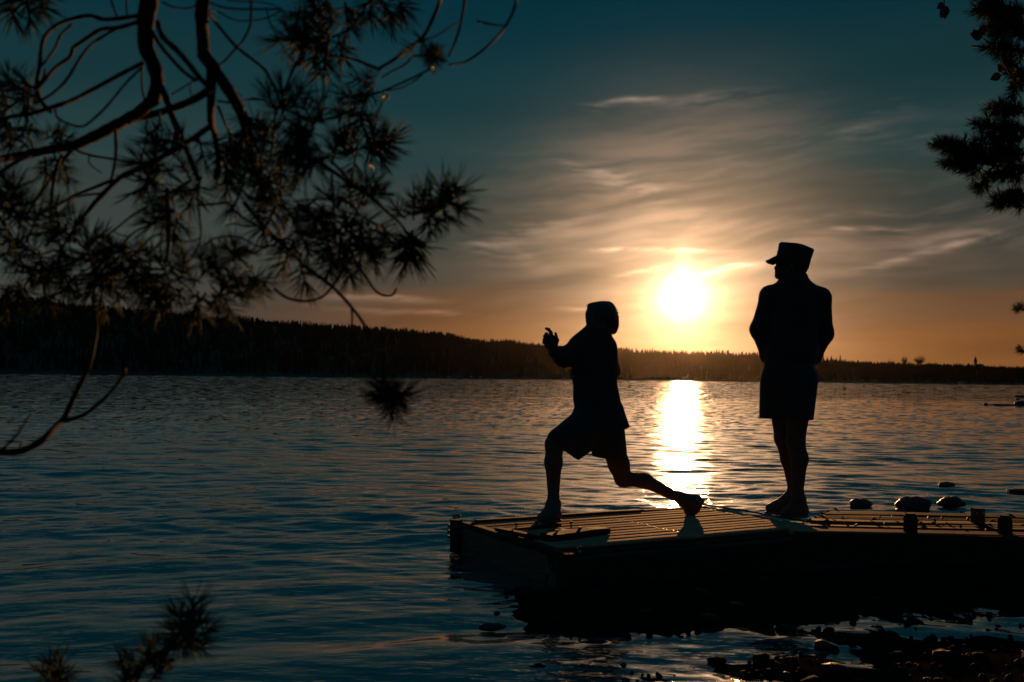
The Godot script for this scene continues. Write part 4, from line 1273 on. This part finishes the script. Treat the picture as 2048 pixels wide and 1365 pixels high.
func build_young_pine() -> void:
	pine_base = Vector3(-.75, ground_y(-.75, -1.45), -1.45)
	pine = thing("young_pine", "low young pine poking its needle tips up at the bottom left", "tree", pine_base)
	near_depth = 1.5
	var s := Shape.new()
	s.tube(PackedVector3Array([Vector3(0, -.1, 0), Vector3(.01, .15, 0), P(150, 1500, 1.5) - pine_base]), PackedFloat32Array([.018, .015, .01]), 8)
	put("trunk", done(s), M.bark, pine)
	limb("p", 9, 5, [150, 1500, 130, 1420, 108, 1350, 104, 1325])
	limb("p", 10, 6, [150, 1500, 220, 1420, 290, 1330, 340, 1290, 382, 1235])
	limb("p", 7, 5, [220, 1420, 270, 1370, 300, 1300])
	tuft_row([104, 1345, 95, 52, 112, 1350, 70, 50, 96, 1360, 125, 50, 118, 1362, 40, 48, 88, 1368, 150, 48, 300, 1312, 85, 50, 306, 1330, 115, 52, 280, 1335, 130, 50, 262, 1350, 140, 50, 322, 1320, 55, 50, 340, 1305, 80, 52, 360, 1290, 55, 50, 372, 1262, 112, 56, 380, 1248, 82, 60, 388, 1262, 55, 58, 392, 1280, 35, 50, 350, 1310, 20, 50, 330, 1335, 150, 50, 310, 1350, 60, 50, 250, 1370, 100, 50, 364, 1280, 130, 50, 376, 1296, -10, 46])

func build_right_pine() -> void:
	near_depth = 4.0
	pine_base = Vector3(3.3, ground_y(3.3, -4.2), -4.2)
	pine = thing("pine_tree", "sharp dense pine reaching in from the right edge", "tree", pine_base)
	var s := Shape.new()
	var tp := curve(PackedVector3Array([Vector3(0, -.2, 0), Vector3(.04, 1.2, 0), Vector3(-.03, 2.6, .05), Vector3(0.02, 4.2, 0)]), 5)
	s.tube(tp, PackedFloat32Array(range(16).map(func(i): return 0.13 - 0.005 * i)), 12, 0.05)
	put("trunk", done(s), M.bark, pine)
	for q in [[1.9, 335], [2.0, 262], [2.1, 215], [1.75, 390], [2.5, 70], [2.4, 100], [2.6, 20], [2.3, 165], [1.2, 620], [1.0, 705]]:
		var b := Shape.new()
		var en := P(2052, q[1], depth_at(2048, q[1])) - pine_base
		b.tube(curve(PackedVector3Array([Vector3(0, q[0] - 0.2, 0), Vector3(0, q[0], 0).lerp(en, 0.5) + Vector3(0, .05, 0), en]), 5), PackedFloat32Array(range(11).map(func(i): return 0.02 - 0.001 * i)), 7, 0.05)
		put("limb", done(b), M.bark, pine)
	limb("p", 9, 3, [2056, 335, 2020, 336, 1985, 330, 1950, 322, 1915, 308, 1886, 284], 0.0)
	limb("p", 6, 3, [2056, 262, 2020, 258, 1985, 258, 1966, 252, 1957, 240], 0.0)
	limb("p", 6, 3, [2056, 215, 2025, 222, 2000, 220, 1984, 212], 0.0)
	limb("p", 6, 3, [2056, 392, 2030, 386, 2010, 390, 1996, 410], 0.0)
	limb("p", 5, 2, [1990, 332, 1970, 350, 1962, 375], 0.0)
	limb("p", 4, 2, [1984, 328, 1972, 308, 1957, 288], 0.0)
	limb("p", 7, 3, [2056, 70, 2020, 62, 1990, 44, 1966, 18], 0.0)
	limb("p", 6, 4, [2056, 105, 2020, 102, 1990, 96, 1945, 92], 0.0)
	limb("p", 6, 3, [2056, 20, 2020, 14, 1990, 0], 0.0)
	limb("p", 5, 3, [2056, 168, 2030, 150, 2015, 128], 0.0)
	limb("p", 4, 2, [2056, 622, 2046, 620, 2038, 614], 0.0)
	limb("p", 4, 2, [2056, 706, 2050, 704, 2044, 700], 0.0)
	var rows := [[2048, 335, 1890, 285, 15, 26.0], [1980, 325, 1884, 290, 12, 27.0], [1960, 345, 1900, 325, 7, 25.0], [2048, 260, 1960, 248, 9, 26.0], [2048, 225, 1992, 215, 8, 26.0], [2048, 280, 1985, 275, 7, 25.0], [2048, 390, 1998, 402, 8, 26.0], [2048, 350, 1990, 345, 7, 25.0], [1975, 350, 1962, 374, 4, 24.0], [1962, 300, 1955, 288, 3, 22.0], [2048, 70, 1968, 18, 12, 28.0], [2048, 30, 1972, 4, 10, 28.0], [2048, 105, 1985, 95, 8, 26.0], [2048, 50, 1985, 60, 8, 28.0], [2048, 165, 2018, 130, 5, 26.0], [2048, 140, 2030, 180, 4, 26.0], [2048, 305, 2000, 300, 6, 25.0], [2048, 415, 2015, 395, 5, 25.0], [2046, 620, 2038, 615, 3, 14.0], [2048, 704, 2044, 700, 2, 12.0]]
	for q in rows:
		q[4] = int(q[4] * 2.2)
		for i in q[4]:
			var f: float = (i + 0.5) / q[4]
			var a := rad_to_deg(atan2(q[1] - q[3], q[2] - q[0]))
			var spread := 70.0 if i < q[4] - 2 else 25.0
			tuft(lerpf(q[0], q[2], f) + rng.randf_range(-4, 4), lerpf(q[1], q[3], f) + rng.randf_range(-5, 5), a + rng.randf_range(-spread, spread), q[5] * rng.randf_range(.85, 1.1))
	# a bare twig with a few broad leaves hangs in front of it
	var base := P(1990, -160, 3.9)
	var t := thing("leafy_twig", "thin twig with a few blurred broad leaves at the top right", "twig", base)
	for q in [[Vector2(1990, -160), Vector2(1900, -60), Vector2(1889, 8)], [Vector2(2060, 70), Vector2(1990, 88), Vector2(1966, 76)], [Vector2(2060, 150), Vector2(2020, 148), Vector2(2004, 146)]]:
		var st := Shape.new()
		var pts := PackedVector3Array([Vector3(3.28, q[0].y * -.002 + 1.9, -4.2) - base])
		for k in q:
			pts.append(P(k.x, k.y, 3.9) - base)
		st.tube(curve(pts, 4), PackedFloat32Array(range(13).map(func(i): return 0.006 - 0.0003 * i)), 5)
		put("stem", done(st), M.bark, t)
	for q in [[1889, 6, 215, 22.0], [1889, 8, 275, 30.0], [1890, 14, 245, 26.0], [1966, 76, 168, 32.0], [1964, 74, 95, 24.0], [1960, 78, 140, 26.0], [2004, 146, 128, 22.0], [2004, 148, 205, 26.0]]:
		var o := put("leaf", M.leaf_mesh, M.leaf, t)
		var a := deg_to_rad(q[2])
		var dir: Vector3 = (view.x * cos(a) + view.y * sin(a) + view.z * rng.randf_range(-.3, .3)).normalized()
		var side := dir.cross((view.z + view.x * rng.randf_range(-.5, .5)).normalized()).normalized()
		o.transform = Transform3D(Basis(side, dir, side.cross(dir)).scaled(Vector3.ONE * q[3] * 3.9 / F), P(q[0], q[1], 3.9) - base)

func leaf_shape() -> ArrayMesh:
	var s := Shape.new()
	var out := [[0.0, 0.02], [0.08, 0.03], [0.2, 0.22], [0.4, 0.33], [0.6, 0.3], [0.8, 0.17], [1.0, 0.01]]
	for i in out.size():
		var w: float = out[i][1]
		var y: float = out[i][0]
		var z := 0.12 * y * y
		s.v.append_array(PackedVector3Array([Vector3(-w, y, z + w * 0.3), Vector3(0, y, z), Vector3(w, y, z + w * 0.3), Vector3(0, y, z + 0.012)]))
	for i in out.size() - 1:
		for k in 4:
			var k2 := (k + 1) % 4
			s.quad(i * 4 + k, i * 4 + k2, i * 4 + 4 + k2, i * 4 + 4 + k)
	return done(s)

# ------------------------------------------------------------------ materials
func build_materials() -> void:
	M.wood = []
	for i in 3:
		var m := mat(Color.WHITE, 0.8, 0.0, 0.05)
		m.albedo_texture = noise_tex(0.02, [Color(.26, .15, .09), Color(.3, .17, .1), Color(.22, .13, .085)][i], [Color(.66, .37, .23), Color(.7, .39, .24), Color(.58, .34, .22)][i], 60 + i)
		m.uv1_triplanar = true
		m.uv1_scale = Vector3(0.6, 9, 9)
		m.uv1_offset = Vector3(i * .37, i * .21, 0)
		m.heightmap_enabled = true
		m.heightmap_scale = 0.35
		m.heightmap_texture = m.albedo_texture
		M.wood.append(m)
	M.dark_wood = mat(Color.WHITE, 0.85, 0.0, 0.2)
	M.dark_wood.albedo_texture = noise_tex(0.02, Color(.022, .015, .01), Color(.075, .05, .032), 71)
	M.dark_wood.uv1_triplanar = true
	M.dark_wood.uv1_scale = Vector3(0.8, 7, 7)
	M.dark_wood.heightmap_enabled = true
	M.dark_wood.heightmap_scale = 0.5
	M.dark_wood.heightmap_texture = M.dark_wood.albedo_texture
	M.side_wood = mat(Color.WHITE, 0.8, 0.0, 0.2)
	M.side_wood.albedo_texture = noise_tex(0.02, Color(.09, .066, .048), Color(.22, .165, .12), 73)
	M.side_wood.uv1_triplanar = true
	M.side_wood.uv1_scale = Vector3(0.8, 7, 7)
	M.iron = mat(Color(.06, .05, .045), 0.45, 0.6)
	M.steel = mat(Color(.45, .44, .42), 0.22, 1.0)
	M.rope = mat(Color(.06, .05, .04), 0.9)
	M.reed = mat(Color(.2, .15, .08), 0.7)
	M.litter = mat(Color(.09, .055, .03), 0.75)
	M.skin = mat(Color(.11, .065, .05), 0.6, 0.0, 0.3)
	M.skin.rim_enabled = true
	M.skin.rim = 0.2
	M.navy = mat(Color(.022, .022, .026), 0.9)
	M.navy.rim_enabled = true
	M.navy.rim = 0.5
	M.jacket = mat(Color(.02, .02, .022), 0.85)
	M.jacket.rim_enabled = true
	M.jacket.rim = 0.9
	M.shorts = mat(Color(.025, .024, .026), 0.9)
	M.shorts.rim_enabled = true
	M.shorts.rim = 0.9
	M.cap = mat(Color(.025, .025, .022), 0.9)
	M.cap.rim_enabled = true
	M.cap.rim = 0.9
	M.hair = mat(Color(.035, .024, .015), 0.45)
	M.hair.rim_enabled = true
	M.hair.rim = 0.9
	M.shoe = mat(Color(.05, .05, .055), 0.6)
	M.sole = mat(Color(.07, .065, .06), 0.7)
	M.lace = mat(Color(.1, .1, .1), 0.8)
	M.bark = mat(Color.WHITE, 0.95, 0.0, 0.12)
	M.bark.albedo_texture = noise_tex(0.03, Color(.018, .012, .009), Color(.06, .04, .026), 81, 256)
	M.bark.uv1_triplanar = true
	M.bark.uv1_scale = Vector3(22, 12, 22)
	M.needle = mat(Color(.025, .042, .016), 0.8, 0.0, 0.12)
	M.needle.backlight_enabled = true
	M.needle.backlight = Color(.05, .05, .04)
	M.forest = mat(Color(.018, .03, .014), 1.0, 0.0, 0.0)
	M.stone = mat(Color(.2, .18, .16), 0.9)
	M.slate = mat(Color(.04, .04, .04), 0.7)
	M.paint = mat(Color(.6, .58, .52), 0.7)
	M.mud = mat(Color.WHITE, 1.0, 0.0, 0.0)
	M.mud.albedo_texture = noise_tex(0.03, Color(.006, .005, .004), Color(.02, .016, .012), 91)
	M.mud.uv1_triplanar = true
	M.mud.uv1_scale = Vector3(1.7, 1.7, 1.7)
	M.pebble = [mat(Color(.011, .010, .009), 0.9, 0.0, 0.1), mat(Color(.016, .014, .012), 0.9, 0.0, 0.1), mat(Color(.010, .010, .009), 0.6, 0.0, 0.2)]
	M.wet_rock = mat(Color.WHITE, 0.5, 0.0, 0.35)
	M.wet_rock.albedo_texture = noise_tex(0.04, Color(.025, .022, .02), Color(.09, .08, .07), 95, 256)
	M.wet_rock.uv1_triplanar = true
	M.wet_rock.uv1_scale = Vector3(5, 5, 5)
	M.resin = mat(Color(1.0, .72, .4, .08), 0.04, 0.0, 0.5)
	M.resin.albedo_color.a = 0.08
	M.resin.refraction_enabled = true
	M.resin.refraction_scale = 0.05
	M.leaf = mat(Color(.07, .06, .02), 0.5)
	M.leaf.backlight_enabled = true
	M.leaf.backlight = Color(.3, .2, .1)
	M.leaf_mesh = leaf_shape()
	var nail := CylinderMesh.new()
	nail.top_radius = .0035
	nail.bottom_radius = .004
	nail.height = .002
	nail.radial_segments = 8
	nail.rings = 1
	M.nail_mesh = nail
	var b := SphereMesh.new()
	b.radius = .0035
	b.height = .012
	b.radial_segments = 10
	b.rings = 6
	M.bud_mesh = b
	for i in 6:
		tufts.append(tuft_mesh(i, 25 + 5 * (i % 3), 0.55 + 0.14 * (i % 2)))

func _ready() -> void:
	rng.seed = 11
	noise.seed = 3
	noise.frequency = 0.01
	noise.fractal_octaves = 3
	var t0 := Time.get_ticks_msec()
	# camera: 35 mm lens, crouching height, tipped up a little and not quite level
	var cam := Camera3D.new()
	cam.name = "camera"
	add_child(cam)
	cam.position = EYE
	cam.rotation = Vector3(deg_to_rad(2.13), 0, deg_to_rad(0.64))
	view = cam.basis
	var at := CameraAttributesPhysical.new()
	at.frustum_focal_length = 35.0
	at.frustum_focus_distance = 8.0
	at.frustum_near = 0.05
	at.frustum_far = 6000.0
	at.exposure_aperture = 5.6
	cam.attributes = at
	cam.current = true
	# sky, sun, exposure
	var env := Environment.new()
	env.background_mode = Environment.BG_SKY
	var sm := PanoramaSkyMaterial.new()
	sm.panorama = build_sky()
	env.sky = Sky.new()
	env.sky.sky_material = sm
	env.tonemap_mode = Environment.TONE_MAPPER_LINEAR
	env.tonemap_exposure = 1.0
	env.volumetric_fog_enabled = true
	env.volumetric_fog_density = 0.0000022
	env.volumetric_fog_albedo = Color(.95, .93, .9)
	env.volumetric_fog_anisotropy = 0.965
	env.sdfgi_enabled = true
	env.ssao_enabled = true
	env.ssil_enabled = true
	var we := WorldEnvironment.new()
	we.name = "environment"
	we.environment = env
	add_child(we)
	var sun := DirectionalLight3D.new()
	sun.name = "sun"
	sun.light_energy = 1.6
	sun.light_color = Color(1.0, .46, .15).linear_to_srgb()
	sun.light_angular_distance = 0.5
	sun.shadow_enabled = true
	var sd := Vector3(sin(deg_to_rad(SUN_AZ)) * cos(deg_to_rad(SUN_EL)), sin(deg_to_rad(SUN_EL)), -cos(deg_to_rad(SUN_AZ)) * cos(deg_to_rad(SUN_EL)))
	sun.basis = Basis.looking_at(-sd)
	add_child(sun)
	print("sky ", Time.get_ticks_msec() - t0)
	build_materials()
	build_water()
	print("water ", Time.get_ticks_msec() - t0)
	build_far_shore()
	build_near_shore()
	print("shore ", Time.get_ticks_msec() - t0)
	build_rocks()
	build_jetty()
	build_lunging_man()
	build_standing_man()
	print("men ", Time.get_ticks_msec() - t0)
	build_left_pine()
	build_young_pine()
	build_right_pine()
	print("all ", Time.get_ticks_msec() - t0)
